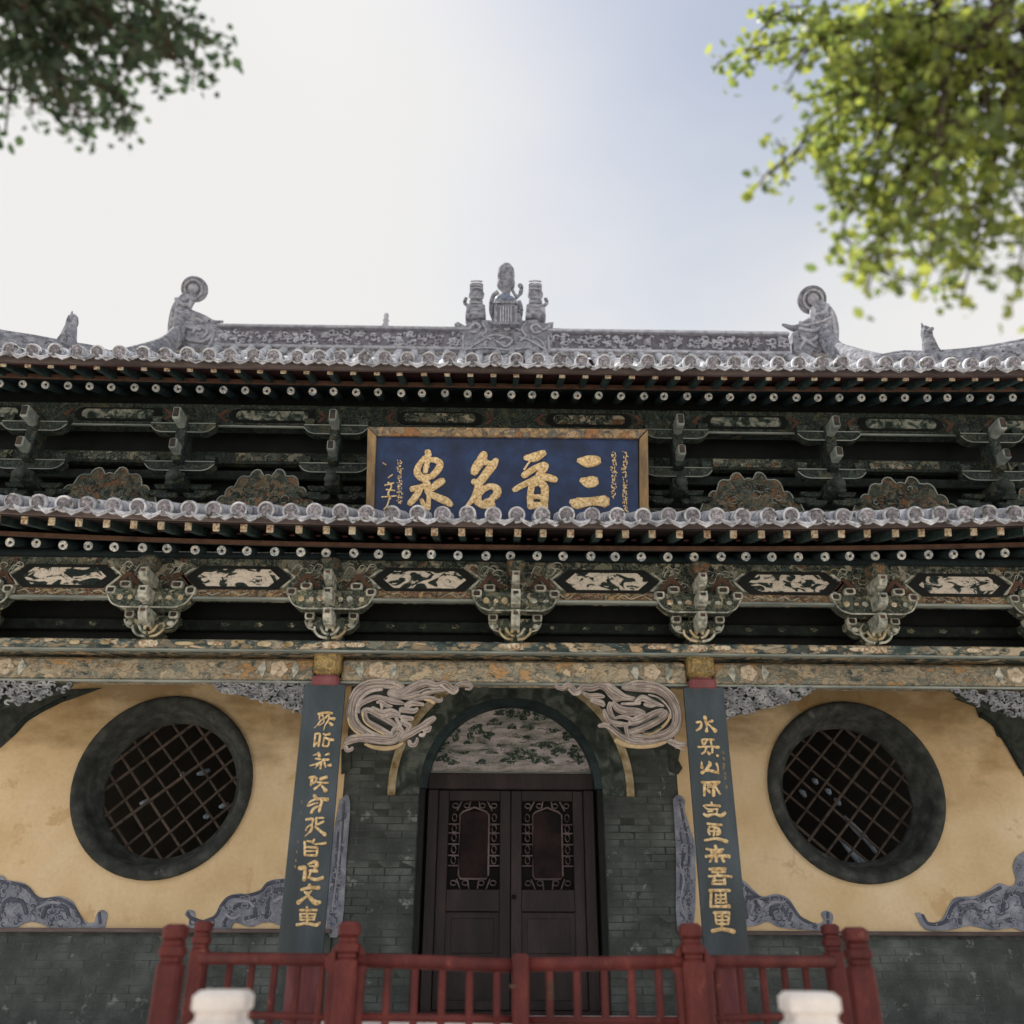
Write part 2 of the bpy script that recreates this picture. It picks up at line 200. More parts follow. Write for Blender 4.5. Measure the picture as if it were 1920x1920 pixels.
def tone(name, f):
    t = M[name].node_tree
    for n in t.nodes:
        if n.bl_idname == 'ShaderNodeValToRGB':
            for e in n.color_ramp.elements: e.color = tuple(v*f for v in e.color[:3])+(1,)
        elif n.bl_idname == 'ShaderNodeMix' and not n.inputs[7].is_linked: n.inputs[7].default_value = tuple(v*f for v in n.inputs[7].default_value[:3])+(1,)
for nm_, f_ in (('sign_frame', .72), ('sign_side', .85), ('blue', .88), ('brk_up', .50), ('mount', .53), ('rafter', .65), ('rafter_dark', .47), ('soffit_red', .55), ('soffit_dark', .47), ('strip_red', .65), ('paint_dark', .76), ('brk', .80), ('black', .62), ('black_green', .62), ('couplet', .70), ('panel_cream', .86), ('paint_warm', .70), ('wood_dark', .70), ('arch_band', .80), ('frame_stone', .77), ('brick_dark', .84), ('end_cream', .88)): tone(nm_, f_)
def leafmat(name, a, b_, trans):
    m = bpy.data.materials.new(name); m.use_nodes = True; t = m.node_tree; L = t.links.new
    b = t.nodes['Principled BSDF']; o = t.nodes['Material Output']; b.inputs['Roughness'].default_value = .5
    g = N(t, 'ShaderNodeNewGeometry'); cr = N(t, 'ShaderNodeValToRGB'); cr.color_ramp.elements[0].color = a+(1,); cr.color_ramp.elements[1].color = b_+(1,)
    L(g.outputs['Random Per Island'], cr.inputs[0]); L(cr.outputs[0], b.inputs['Base Color'])
    tr = N(t, 'ShaderNodeBsdfTranslucent'); k = N(t, 'ShaderNodeVectorMath', operation='MULTIPLY'); k.inputs[1].default_value = trans; L(cr.outputs[0], k.inputs[0]); L(k.outputs[0], tr.inputs[0])
    mx = N(t, 'ShaderNodeMixShader'); mx.inputs[0].default_value = .5; L(b.outputs[0], mx.inputs[1]); L(tr.outputs[0], mx.inputs[2]); L(mx.outputs[0], o.inputs[0])
    return m
M['leaf'] = leafmat('sunlit yellow green leaf', (.06, .09, .04), (.17, .19, .05), (3.2, 3.2, 2.1))
M['leaf_dark'] = leafmat('dark green leaf', (.025, .042, .03), (.06, .085, .045), (1.3, 1.5, 1.2))
# ------------------------------------------------------------------ mesh builder and object helpers
class MB:
    def __init__(s): s.v = []; s.f = []; s.sm = []
    def add(s, vs, fs, smooth=False):
        o = len(s.v); s.v += [Vector(v) for v in vs]; s.f += [tuple(i+o for i in f) for f in fs]; s.sm += [smooth]*len(fs); return s
    def box(s, cx, cy, cz, sx, sy, sz, rot=None, bev=0.0, taper=None):
        hx, hy, hz = sx/2, sy/2, sz/2
        vs = []; fs = []
        if bev <= 0:
            for z in (-hz, hz):
                k = 1 if z > 0 or not taper else taper
                vs += [Vector((-hx*k, -hy*k, z)), Vector((hx*k, -hy*k, z)), Vector((hx*k, hy*k, z)), Vector((-hx*k, hy*k, z))]
            fs = [(3, 2, 1, 0), (4, 5, 6, 7), (0, 1, 5, 4), (1, 2, 6, 5), (2, 3, 7, 6), (3, 0, 4, 7)]
        else:
            b = min(bev, hx*.45, hy*.45, hz*.45)
            rings = [(-hz, b), (-hz+b, 0), (hz-b, 0), (hz, b)]
            for z, q in rings:
                k = 1.0
                if taper: k = taper+(1-taper)*(z+hz)/(2*hz)
                x, y = hx*k-q, hy*k-q
                cb = b*.9
                vs += [Vector(p) for p in ((-x+cb, -y, z), (x-cb, -y, z), (x, -y+cb, z), (x, y-cb, z), (x-cb, y, z), (-x+cb, y, z), (-x, y-cb, z), (-x, -y+cb, z))]
            for r in range(3):
                for i in range(8):
                    j = (i+1) % 8; fs.append((r*8+i, r*8+j, r*8+8+j, r*8+8+i))
            fs.append(tuple(range(7, -1, -1))); fs.append(tuple(range(24, 32)))
        if rot is not None: vs = [rot @ v for v in vs]
        s.add([v+Vector((cx, cy, cz)) for v in vs], fs); return s
    def tube(s, pts, rads, n=8, flat=None, closed=False, cap=True):
        """flat = (normal, factor): squash the section along normal"""
        pts = [Vector(p) for p in pts]; m = len(pts)
        if not isinstance(rads, (list, tuple)): rads = [rads]*m
        rings = []
        ref = Vector((0, 0, 1))
        for i in range(m):
            a = pts[max(0, i-1)]; b = pts[min(m-1, i+1)]
            if closed: a = pts[(i-1) % m]; b = pts[(i+1) % m]
            d = b-a
            if d.length < 1e-7: d = Vector((1, 0, 0))
            d.normalize()
            if flat: u = flat[0].cross(d)
            else:
                u = ref.cross(d)
                if u.length < .05: u = Vector((1, 0, 0)).cross(d)
            u.normalize(); w = d.cross(u).normalized()
            if flat: w = w*flat[1]
            rings.append([pts[i]+(u*math.cos(2*math.pi*k/n)+w*math.sin(2*math.pi*k/n))*rads[i] for k in range(n)])
        vs = [p for r in rings for p in r]; fs = []
        for i in range(m if closed else m-1):
            j = (i+1) % m
            for k in range(n):
                l = (k+1) % n; fs.append((i*n+k, i*n+l, j*n+l, j*n+k))
        if cap and not closed: fs.append(tuple(range(n-1, -1, -1))); fs.append(tuple(range((m-1)*n, m*n)))
        s.add(vs, fs, True); return s
    def lathe(s, prof, at=(0, 0, 0), n=16, rot=None, sx=1, sy=1):
        at = Vector(at); vs = []; fs = []
        for r, z in prof:
            for k in range(n):
                v = Vector((r*sx*math.cos(2*math.pi*k/n), r*sy*math.sin(2*math.pi*k/n), z))
                if rot is not None: v = rot @ v
                vs.append(v+at)
        for i in range(len(prof)-1):
            for k in range(n):
                l = (k+1) % n; fs.append((i*n+k, i*n+l, i*n+n+l, i*n+n+k))
        fs.append(tuple(range(n-1, -1, -1))); fs.append(tuple(range((len(prof)-1)*n, len(prof)*n)))
        s.add(vs, fs, True); return s
    def prism(s, poly, depth, nrm=Vector((0, 1, 0)), inset=0.0):
        """poly: front outline (3-D points); the body runs back along nrm by depth; the front edge is bevelled by inset"""
        poly = [Vector(p) for p in poly]; n = len(poly)
        cen = sum(poly, Vector())/n
        if inset:
            fr = []
            for i, p in enumerate(poly):
                a = (poly[i]-poly[i-1]); b = (poly[(i+1) % n]-poly[i])
                if a.length < 1e-6: a = b
                if b.length < 1e-6: b = a
                a = a.normalized(); b = b.normalized()
                q = nrm.cross(a)+nrm.cross(b)
                if q.length < 1e-6: q = nrm.cross(a)
                q.normalize(); fr.append(q)
            area = sum(((poly[i]-cen).cross(poly[(i+1) % n]-cen)).dot(nrm) for i in range(n))
            sg = 1 if area > 0 else -1
            f0 = [p+fr[i]*inset*sg for i, p in enumerate(poly)]
            f1 = [p+nrm*inset for p in poly]
            f2 = [p+nrm*depth for p in poly]
            vs = f0+f1+f2; L = 3
        else:
            vs = poly+[p+nrm*depth for p in poly]; L = 2
        fs = [tuple(range(n)), tuple(range(n*L-1, n*L-n-1, -1))]
        for r in range(L-1):
            for i in range(n):
                j = (i+1) % n; fs.append((r*n+j, r*n+i, r*n+n+i, r*n+n+j))
        s.add(vs, fs); return s
WP = {}
def _link(name, data, loc, parent, rot=None):
    o = bpy.data.objects.new(name, data); C.objects.link(o)
    loc = Vector(loc); WP[o.name] = loc
    if parent is not None: o.parent = parent; o.location = loc-WP[parent.name]
    else: o.location = loc
    if rot is not None: o.rotation_euler = rot
    return o
def thing(name, label, cat, loc=(0, 0, 0), group=None):
    o = _link(name, None, loc, None); o['label'] = label; o['category'] = cat; o.empty_display_size = .2
    if group: o['group'] = group
    return o
def tag(o, label=None, cat=None, group=None, kind=None):
    if label: o['label'] = label
    if cat: o['category'] = cat
    if group: o['group'] = group
    if kind: o['kind'] = kind
    return o
def mesh(mb, name, mt, origin=None):
    me = bpy.data.meshes.new(name)
    if origin is None:
        lo = [min(v[i] for v in mb.v) for i in range(3)]; hi = [max(v[i] for v in mb.v) for i in range(3)]
        origin = Vector([(a+b)/2 for a, b in zip(lo, hi)])
    me.from_pydata([v-origin for v in mb.v], [], mb.f); me.polygons.foreach_set('use_smooth', mb.sm)
    bm = bmesh.new(); bm.from_mesh(me); bmesh.ops.recalc_face_normals(bm, faces=bm.faces); bm.to_mesh(me); bm.free()
    mts = mt if isinstance(mt, list) else [mt]
    for q in mts: me.materials.append(M[q])
    me.update(); return me, origin
def part(mb, name, mt, parent=None, kind=None, label=None):
    me, o = mesh(mb, name, mt); ob = _link(name, me, o, parent)
    if kind: ob['kind'] = kind
    if label: ob['label'] = label
    return ob
def inst(me, name, loc, parent, rot=None): return _link(name, me, loc, parent, rot)
def spline(pts, n=6):
    """Catmull-Rom through the points"""
    P = [Vector(p) for p in pts]
    if len(P) < 3: return P
    out = []
    for i in range(len(P)-1):
        p0 = P[i-1] if i else P[0]*2-P[1]; p1 = P[i]; p2 = P[i+1]; p3 = P[i+2] if i+2 < len(P) else P[-1]*2-P[-2]
        for k in range(n):
            t = k/n; out.append(.5*((2*p1)+(p2-p0)*t+(2*p0-5*p1+4*p2-p3)*t*t+(3*p1-p0-3*p2+p3)*t**3))
    out.append(P[-1]); return out
def brush(mb, pts, w, y=None, p0=None, n=None, flat=.35, seg=5, off=0.0, sides=8, lift=0.0):
    """a carved or brushed stroke traced on a real plane; pts in picture points, w = half widths in picture points"""
    k = len(pts)
    if not isinstance(w, (list, tuple)): w = [w]*k
    q = [(a, b, ww) for (a, b), ww in zip(pts, w)]
    Q = spline([Vector(t) for t in q], seg) if k > 2 else [Vector(q[0]).lerp(Vector(q[1]), i/seg) for i in range(seg+1)]
    P3 = []; r3 = []
    nn = n if n is not None else Vector((0, 1, 0))
    for v in Q:
        a = W(v.x, v.y, y, p0, n); b = W(v.x+v.z, v.y, y, p0, n)
        P3.append(a-nn*off*(-1 if n is not None and n.y < 0 else 1)); r3.append(max(.0004, (b-a).length))
    # rounded ends
    d0 = (P3[0]-P3[1]); d1 = (P3[-1]-P3[-2])
    if d0.length > 0: P3.insert(0, P3[0]+d0.normalized()*r3[0]*.7); r3.insert(0, r3[0]*.55)
    if d1.length > 0: P3.append(P3[-1]+d1.normalized()*r3[-1]*.7); r3.append(r3[-1]*.55)
    mb.tube(P3, r3, sides, (nn, flat)); return mb
YX = Vector((0, 1, 0))
def struct(mb, name, mt): return tag(part(mb, name, mt), kind='structure')
# ================================================================== SETTING
b = MB(); b.box(0, 20, -.05, 160, 160, .1); struct(b, 'ground', 'paving')
b = MB(); b.box(0, 10.2, .45, 14, 6.4, .9, bev=.02); struct(b, 'hall_platform', 'stone')
b = MB(); b.box(0, 8.62, .965, 3.3, .6, .14, bev=.015); struct(b, 'door_step', 'stone')
b = MB(); b.box(0, 6.2, .3, 4.6, 1.6, .6, bev=.02); struct(b, 'bridge_deck', 'stone')
# ================================================================== TEMPLE HALL
HALL = thing('temple_hall', 'two storey timber temple hall with grey tiled eaves, painted brackets and ochre walls', 'temple', (0, 9.0, .9))
H = HALL
XE = 6.1
# ---- ochre walls with round window openings
def wall_round(x0, x1, z0, z1, cx, cz, r, y, th=.22):
    b = MB(); n = 48; ring = []; rect = []
    for k in range(n):
        a = 2*math.pi*k/n; ring.append((cx+r*math.cos(a), cz+r*math.sin(a)))
        dx, dz = math.cos(a), math.sin(a); t = 1e9
        if dx > 1e-6: t = min(t, (x1-cx)/dx)
        if dx < -1e-6: t = min(t, (x0-cx)/dx)
        if dz > 1e-6: t = min(t, (z1-cz)/dz)
        if dz < -1e-6: t = min(t, (z0-cz)/dz)
        rect.append((cx+dx*t, cz+dz*t))
    # snap nearest to the corners
    for X, Z in ((x0, z0), (x1, z0), (x1, z1), (x0, z1)):
        i = min(range(n), key=lambda k: (rect[k][0]-X)**2+(rect[k][1]-Z)**2); rect[i] = (X, Z)
    vs = [(p[0], y, p[1]) for p in ring]+[(p[0], y, p[1]) for p in rect]+[(p[0], y+th, p[1]) for p in ring]+[(p[0], y+th, p[1]) for p in rect]
    fs = []
    for k in range(n):
        l = (k+1) % n
        fs += [(k, l, n+l, n+k), (2*n+l, 2*n+k, 3*n+k, 3*n+l), (k, 2*n+k, 2*n+l, l), (n+l, 3*n+l, 3*n+k, n+k)]
    b.add(vs, fs); return b
YW = 9.0; ZB = 1.69; WINX = 3.31; WINZ = 2.94
for sgn in (-1, 1):
    x0, x1 = sorted((sgn*1.60, sgn*5.3))
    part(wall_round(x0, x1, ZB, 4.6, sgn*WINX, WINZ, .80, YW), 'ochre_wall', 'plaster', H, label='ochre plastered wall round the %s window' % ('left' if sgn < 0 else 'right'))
    b = MB(); b.box(sgn*5.9, YW+.11, 2.7, 1.2, .22, 4.2); part(b, 'end_wall', 'brick_dark', H)
# ---- round windows
for sgn in (-1, 1):
    cx = sgn*WINX
    b = MB(); prof = [(.86, -.05), (.80, -.055), (.755, -.03), (.74, .0), (.70, .20), (.64, .27)]
    rx = Matrix.Rotation(math.radians(-90), 3, 'X')          # local z -> +y
    n = 56; vs = []; fs = []
    prof = [(.845, .02), (.845, -.045), (.825, -.062), (.79, -.066), (.755, -.05), (.725, .0), (.665, .20), (.64, .20), (.64, .27)]
    for r_, d in prof:
        for k in range(n):
            a = 2*math.pi*k/n; vs.append((cx+r_*math.cos(a), YW+d, WINZ+r_*math.sin(a)))
    for i in range(len(prof)-1):
        for k in range(n):
            l = (k+1) % n; fs.append((i*n+k, i*n+l, i*n+n+l, i*n+n+k))
    b.add(vs, fs, True)
    win = part(b, 'round_window', 'frame_stone', H, label='%s round window in a dark ring' % ('left' if sgn < 0 else 'right'))
    R_ = .655; rot = math.radians(41 if sgn < 0 else 47)
    for fam in range(2):
        a = rot+fam*math.pi/2; d = Vector((math.cos(a), 0, math.sin(a))); e = Vector((-math.sin(a), 0, math.cos(a)))
        for k in range(-4, 5):
            off = k*.183+.03+R.uniform(-.004, .004)
            if abs(off) > R_-.05: continue
            h = math.sqrt(R_**2-off**2); m0 = Vector((cx, YW+.225+fam*.012, WINZ))+e*off
            b = MB(); b.box(0, 0, 0, 2*h, .018, .024+R.uniform(-.004, .005), bev=.004)
            me, o = mesh(b, 'lattice_bar', 'lattice', Vector((0, 0, 0)))
            inst(me, 'lattice_bar', m0+Vector((R.uniform(-.012, .012), 0, R.uniform(-.012, .012))), win, (0, -a+R.uniform(-.035, .035), 0))
# inside of the hall seen through the windows
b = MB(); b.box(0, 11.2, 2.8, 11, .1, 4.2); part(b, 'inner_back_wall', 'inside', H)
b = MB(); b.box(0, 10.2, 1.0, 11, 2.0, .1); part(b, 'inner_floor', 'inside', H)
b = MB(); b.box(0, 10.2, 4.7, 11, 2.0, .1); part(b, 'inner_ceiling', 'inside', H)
for (x, z, h, a) in ((3.42, 2.66, .2, .5), (3.52, 2.55, .3, .5), (3.36, 2.42, .28, .5), (3.46, 2.34, .22, .45), (3.1, 3.1, .05, 0), (3.22, 3.0, .05, 0), (2.96, 2.98, .07, 0), (3.3, 2.9, .06, .2)):  # pale bluish shapes behind the window lattice
    b = MB(); b.tube([(x-h*.35, 9.5, z+h*.5), (x, 9.48, z), (x+h*.35, 9.5, z-h*.5)], [.015, .030, .018], 7); part(b, 'inner_shape', 'pale_shape', H)
for (x, z, h) in ((-3.1, 3.14, .12), (-3.62, 2.85, .12), (-2.85, 2.82, .08), (-3.0, 2.72, .06), (-3.3, 3.12, .04)):
    b = MB(); b.tube([(x-h*.5, 9.5, z-h*.1), (x, 9.48, z), (x+h*.5, 9.5, z+h*.25)], [.015, .03, .02], 8); part(b, 'inner_shape', 'pale_shape', H)
# ---- brick: piers beside the door and base course under the ochre walls
b = MB()
def arch_poly(x0, x1, z0, z1, r, zc, side):
    pts = [(side*x1, z0), (side*x1, z1), (0, z1)]
    for k in range(0, 13):
        a = math.pi/2-k*math.pi/2/12; pts.append((side*r*math.cos(a), zc+r*math.sin(a)*1.0))
    pts.append((side*r, z0)); return pts
ZC = 2.93
for sg in (-1, 1):
    b = MB(); b.prism([(x, YW+.012, z) for x, z in arch_poly(0, 1.60, .9, 4.6, .86, ZC, sg)], .3); part(b, 'brick_pier', 'brick_dark', H)
bricks = []
def bricks_in(x0, x1, z0, z1, test=lambda x, z: True):
    z = z0; row = 0
    while z+.06 <= z1+.02:
        x = x0-(.14 if row % 2 else 0)
        while x < x1:
            a = max(x, x0); q = min(x+.276, x1)
            if q-a > .05 and test((a+q)/2, z+.03): bricks.append(((a+q)/2, z+.031, q-a-.006, .0595))
            x += .284
        z += .0645; row += 1
bricks_in(-5.3, -1.60, .93, ZB-.03); bricks_in(1.60, 5.3, .93, ZB-.03)
bricks_in(-1.585, -.88, .93, 3.3, lambda x, z: math.hypot(x, max(0, z-ZC)) > 1.2 or z < 2.85)
bricks_in(.88, 1.585, .93, 3.3, lambda x, z: math.hypot(x, max(0, z-ZC)) > 1.2 or z < 2.85)
for sg in (-1, 1):
    b = MB(); b.box(sg*3.45, YW+.098, 1.3, 3.69, .2, .78); part(b, 'brick_base', 'mortar', H)
bricks.sort(key=lambda t: abs(t[0])+(0 if abs(t[0]) > 1.6 else .0)-t[1]*.2)
rest = MB(); cache = {}
for i, (x, z, w, h) in enumerate(bricks):
    yy = YW+.0115+R.uniform(-.0015, .0015)
    if abs(x) < 1.6: yy += .014
    if i < 300:
        key = round(w, 2)
        if key not in cache:
            q = MB(); q.box(0, 0, 0, key, .03, h, bev=.003); cache[key] = mesh(q, 'brick', 'brick', Vector((0, 0, 0)))[0]
        inst(cache[key], 'brick', (x, yy, z), H, (R.uniform(-.01, .01), 0, R.uniform(-.012, .012)))
    else: rest.box(x, yy, z, w, .03, h)
if rest.v: part(rest, 'brick', 'brick', H, kind='stuff')
for sg in (-1, 1):
    b = MB(); b.box(sg*3.45, YW-.03, ZB-.005, 3.7, .07, .035, bev=.006); part(b, 'ledge_course', 'wood_old', H)
# ---- arch
def arc_band(r0, r1, y, dep, a0=0, a1=math.pi, n=36, zc=ZC, zs=1.0):
    b = MB(); out = []; inn = []
    for k in range(n+1):
        a = a0+(a1-a0)*k/n; out.append((r1*math.cos(a), y, zc+r1*zs*math.sin(a))); inn.append((r0*math.cos(a), y, zc+r0*zs*math.sin(a)))
    vs = out+inn+[(p[0], y+dep, p[2]) for p in out]+[(p[0], y+dep, p[2]) for p in inn]; m = n+1; fs = []
    for k in range(n): fs += [(k, k+1, m+k+1, m+k), (2*m+k+1, 2*m+k, 3*m+k, 3*m+k+1), (k+1, k, 2*m+k, 2*m+k+1), (m+k, m+k+1, 3*m+k+1, 3*m+k)]
    fs += [(0, m, 3*m, 2*m), (n, 2*m+n, 3*m+n, m+n)]
    b.add(vs, fs); return b
part(arc_band(.875, 1.10, YW-.015, .04, -.06, math.pi+.06), 'arch_band', 'arch_band', H)
part(arc_band(1.102, 1.175, YW-.035, .06, -.06, math.pi+.06), 'arch_rim', 'cream_rim', H)
part(arc_band(.80, .873, YW-.02, .30), 'arch_edge', 'arch_edge', H)
for sg in (-1, 1):
    b = MB(); b.box(sg*.845, YW+.14, 1.92, .055, .3, 2.02, bev=.006); part(b, 'door_jamb', 'black', H)
# lunette
b = MB(); pts = [(-.80, YW+.12, 3.10), (.80, YW+.12, 3.10)]
ZL = 3.10
for k in range(1, 24):
    a = math.pi*k/24; pts.append((.80*math.cos(a), YW+.12, ZL+.70*math.sin(a)))
b.prism(pts, .04); part(b, 'lunette_panel', 'lunette', H, label='faded landscape painting in the arch over the door')
LP_ = H.children[-1] if False else bpy.data.objects['lunette_panel']
rl = random.Random(5)
def lun(a, q): return W(640+a/2.909, 1250+q/2.909, YW+.12)
for k, (a, q, rx_, rz_) in enumerate([(620, 370, 30, 34), (740, 340, 40, 26), (705, 372, 18, 30), (800, 372, 34, 22), (835, 305, 40, 20), (900, 252, 60, 24), (985, 262, 50, 26), (1090, 270, 55, 26), (1235, 380, 34, 22), (560, 412, 26, 20), (556, 500, 40, 22), (610, 522, 30, 16), (765, 522, 34, 14), (960, 478, 55, 30), (915, 512, 44, 18), (1100, 428, 60, 20), (1075, 505, 60, 20), (1180, 455, 40, 34), (1268, 470, 30, 40), (1300, 505, 30, 24), (1030, 470, 40, 20), (690, 415, 26, 10), (870, 430, 24, 8), (1160, 350, 30, 12), (1020, 330, 40, 14), (930, 330, 26, 14), (660, 470, 40, 8), (820, 470, 34, 8), (1000, 385, 40, 8), (540, 455, 24, 12), (1130, 520, 30, 12)]):
    n_ = 18; pts = []; ph = [rl.uniform(0, 6.3) for _ in range(4)]
    for j in range(n_):
        t_ = 2*math.pi*j/n_; e = 1+.22*math.sin(3*t_+ph[0])+.16*math.sin(5*t_+ph[1])+.12*math.sin(8*t_+ph[2]); pts.append(lun(a+rx_*e*math.cos(t_), q+rz_*e*math.sin(t_))-Vector((0, .004+k*.0002, 0)))
    q_ = MB(); q_.prism(pts, .003); part(q_, 'painted_grove', 'grove', LP_)
for k in range(60):
    a, q = rl.uniform(560, 1290), rl.uniform(300, 535)
    if ((a-915)/420)**2+((q-545)/330)**2 > .8: continue
    q_ = MB(); kind = rl.random(); P_ = lambda u, v: lun(a+u, q+v)-Vector((0, .012, 0))
    if kind < .35: pts = [P_(-14, 6), P_(-14, -4), P_(0, -12), P_(14, -4), P_(14, 6), P_(-14, 6)]
    else: pts = [P_(-30, rl.uniform(-5, 5)), P_(-10, rl.uniform(-7, 7)), P_(12, rl.uniform(-7, 7)), P_(32, rl.uniform(-5, 5))]
    q_.tube(spline(pts, 3) if kind >= .35 else pts, .0028, 5); part(q_, 'painted_line', 'grove' if rl.random() < .65 else 'brk_pale', LP_)
b = MB(); b.tube([(.775*math.cos(math.pi*k/30), YW+.115, ZL+.675*math.sin(math.pi*k/30)) for k in range(31)], .013, 6); b.box(0, YW+.11, ZL-.012, 1.6, .03, .03, bev=.005); part(b, 'lunette_border', 'mould', H)
# ---- door
YD = YW+.12
b = MB(); b.box(0, YD, 3.01, 1.60, .10, .15, bev=.008); b.box(-.745, YD, 1.99, .10, .10, 1.88, bev=.008); b.box(.745, YD, 1.99, .10, .10, 1.88, bev=.008); b.box(0, YD, 1.0, 1.6, .14, .12, bev=.01)
part(b, 'door_frame', 'wood_dark', H)
for sg in (-1, 1):
    cx = sg*.348
    b = MB(); Z0, Z1 = 1.06, 2.93; wd_ = .69
    for xx in (-wd_/2+.05, wd_/2-.05): b.box(cx+xx, YD+.02, (Z0+Z1)/2, .10, .05, Z1-Z0, bev=.006)
    for zz, hh in ((2.88, .10), (1.95, .19), (1.10, .08), (1.42, .06)): b.box(cx, YD+.02, zz, wd_-.2, .05, hh, bev=.006)
    dr = part(b, 'door', 'wood_dark', H, label='%s dark wooden door leaf' % ('left' if sg < 0 else 'right'))
    b = MB(); b.box(cx, YD+.03, 1.655, wd_-.2, .02, .39); b.box(cx, YD+.022, 1.655, wd_-.30, .02, .29, bev=.008); part(b, 'lower_panel', 'wood_dark', dr)
    b = MB(); b.box(cx, YD+.03, 1.26, wd_-.2, .02, .24); part(b, 'kick_panel', 'wood_dark', dr)
    b = MB(); b.box(cx, YD+.045, 2.44, wd_-.2, .01, .79); part(b, 'lattice_back', 'inside', dr)
    b = MB(); b.box(cx, YD+.03, 2.44, .27, .012, .60, bev=.004); part(b, 'glass_pane', 'glass', dr)
    # fret of thin bars round the pane
    b = MB(); t = .010; x0, x1, z0, z1 = cx-.14, cx+.14, 2.135, 2.745
    pts = [(x0+.02, z0), (x0, z0+.03), (x0, z1-.04), (x0+.03, z1-.01), (cx-.05, z1+.012), (cx, z1+.03), (cx+.05, z1+.012), (x1-.03, z1-.01), (x1, z1-.04), (x1, z0+.03), (x1-.02, z0)]
    b.tube([(x, YD+.012, z) for x, z in pts], t, 6, closed=True)
    X0, X1, Zl, Zh = cx-.245, cx+.245, 2.045, 2.835
    for z in (2.62, 2.44, 2.25, 2.34, 2.54): b.tube([(X0, YD+.014, z), (x0, YD+.014, z)], t*.8, 6); b.tube([(x1, YD+.014, z), (X1, YD+.014, z)], t*.8, 6)
    for x in (-.12, -.04, .04, .12): b.tube([(cx+x, YD+.014, Zh), (cx+x*1.4, YD+.014, z1)], t*.8, 6); b.tube([(cx+x, YD+.014, Zl), (cx+x*1.3, YD+.014, z0)], t*.8, 6)
    for z in (2.10, 2.79):
        for sx in (-1, 1):
            for k in range(2): b.tube([(cx+sx*(.075+.11*k+.028*math.cos(j*math.pi/4)), YD+.014, z+.022*math.sin(j*math.pi/4)) for j in range(8)], t*.6, 5, closed=True)
    for z in (2.3, 2.395, 2.5, 2.58, 2.68):
        for sx in (-1, 1):
            b.tube([(cx+sx*(.19+.022*math.cos(k*math.pi/4)), YD+.014, z+.035*math.sin(k*math.pi/4)) for k in range(8)], t*.6, 5, closed=True)
    part(b, 'door_fret', 'wood_old', dr)
b = MB(); b.lathe([(.001, -.03), (.02, -.02), (.012, 0), (.02, .02)], (.03, YD-.02, 1.98), 10, Matrix.Rotation(math.pi/2, 3, 'X')); part(b, 'door_knob', 'black', H)
# ---- wall scrolls
def scroll(polys, lines, y=YW-.012, dark=False, his=()):
    b = MB()
    for p in polys:
        sp_ = spline([Vector((a, q, 0)) for a, q in list(p)+[p[0]]], 3)[:-1] if not dark else [Vector((a, q, 0)) for a, q in p]
        b.prism([W(v.x, v.y, y) for v in sp_], .02)
    o = part(b, 'wall_scroll', 'scroll' if not dark else 'carve_dark', H)
    if lines:
        b = MB()
        for pts, w in lines: brush(b, pts, w, y=y, flat=.35, sides=6)
        part(b, 'scroll_line', 'scroll_line' if not dark else 'black_green', o)
    rr = random.Random(int(polys[0][0][0])+7); xs_ = [p[0] for p in polys[0]]; ys_ = [p[1] for p in polys[0]]
    def ins(x, yv, poly):
        r = False
        for i in range(len(poly)):
            (x1, y1), (x2, y2) = poly[i], poly[(i+1) % len(poly)]
            if (y1 > yv) != (y2 > yv) and x < (x2-x1)*(yv-y1)/(y2-y1)+x1: r = not r
        return r
    if not dark:
        for mt_ in ('scroll_line', 'scroll_hi'):
            b = MB(); kk = 0
            for _ in range(900):
                x, q = rr.uniform(min(xs_), max(xs_)), rr.uniform(min(ys_), max(ys_))
                if kk > (max(xs_)-min(xs_))*(max(ys_)-min(ys_))/420: break
                r_ = rr.uniform(4, 9)
                if not all(ins(x+dx, q+dy, polys[0]) for dx in (-r_, r_) for dy in (-r_*.8, r_*.8)): continue
                kk += 1; a0 = rr.uniform(0, 6.3); sp = rr.choice((-1, 1))
                b = MB(); brush(b, [(x+r_*(1-.1*j)*math.cos(a0+sp*j*.8), q+r_*(1-.1*j)*math.sin(a0+sp*j*.8)) for j in range(6)], [.5, .9, 1.1, 1.0, .8, .5], y=y-(.002 if mt_ == 'scroll_line' else .004), flat=.5, seg=2, sides=5); part(b, 'scroll_curl', mt_, o)
    if his:
        b = MB()
        for pts, w in his: brush(b, pts, w, y=y-.003, flat=.35, sides=6)
        part(b, 'scroll_highlight', 'scroll_hi', o)
scroll([[(352, 1744), (354, 1722), (347, 1716), (352, 1706), (364, 1709), (366, 1720), (382, 1727), (402, 1716), (414, 1694), (428, 1680), (450, 1675), (470, 1678), (490, 1668), (500, 1654), (525, 1648), (560, 1655), (560, 1728), (530, 1736), (500, 1728), (470, 1738), (440, 1730), (425, 1744)]],
       [([(380, 1729), (404, 1718), (416, 1696), (432, 1682), (460, 1680), (488, 1672), (502, 1658), (530, 1652)], 3), ([(420, 1730), (440, 1700), (470, 1696), (480, 1715), (460, 1722)], 3), ([(500, 1720), (505, 1680), (530, 1668), (548, 1690), (530, 1706)], 4), ([(352, 1712), (360, 1722), (400, 1735)], 3)],
       his=[([(440, 1690), (465, 1690), (475, 1700)], 3), ([(515, 1690), (530, 1682), (540, 1696)], 4), ([(424, 1715), (436, 1722), (450, 1716)], 3)])
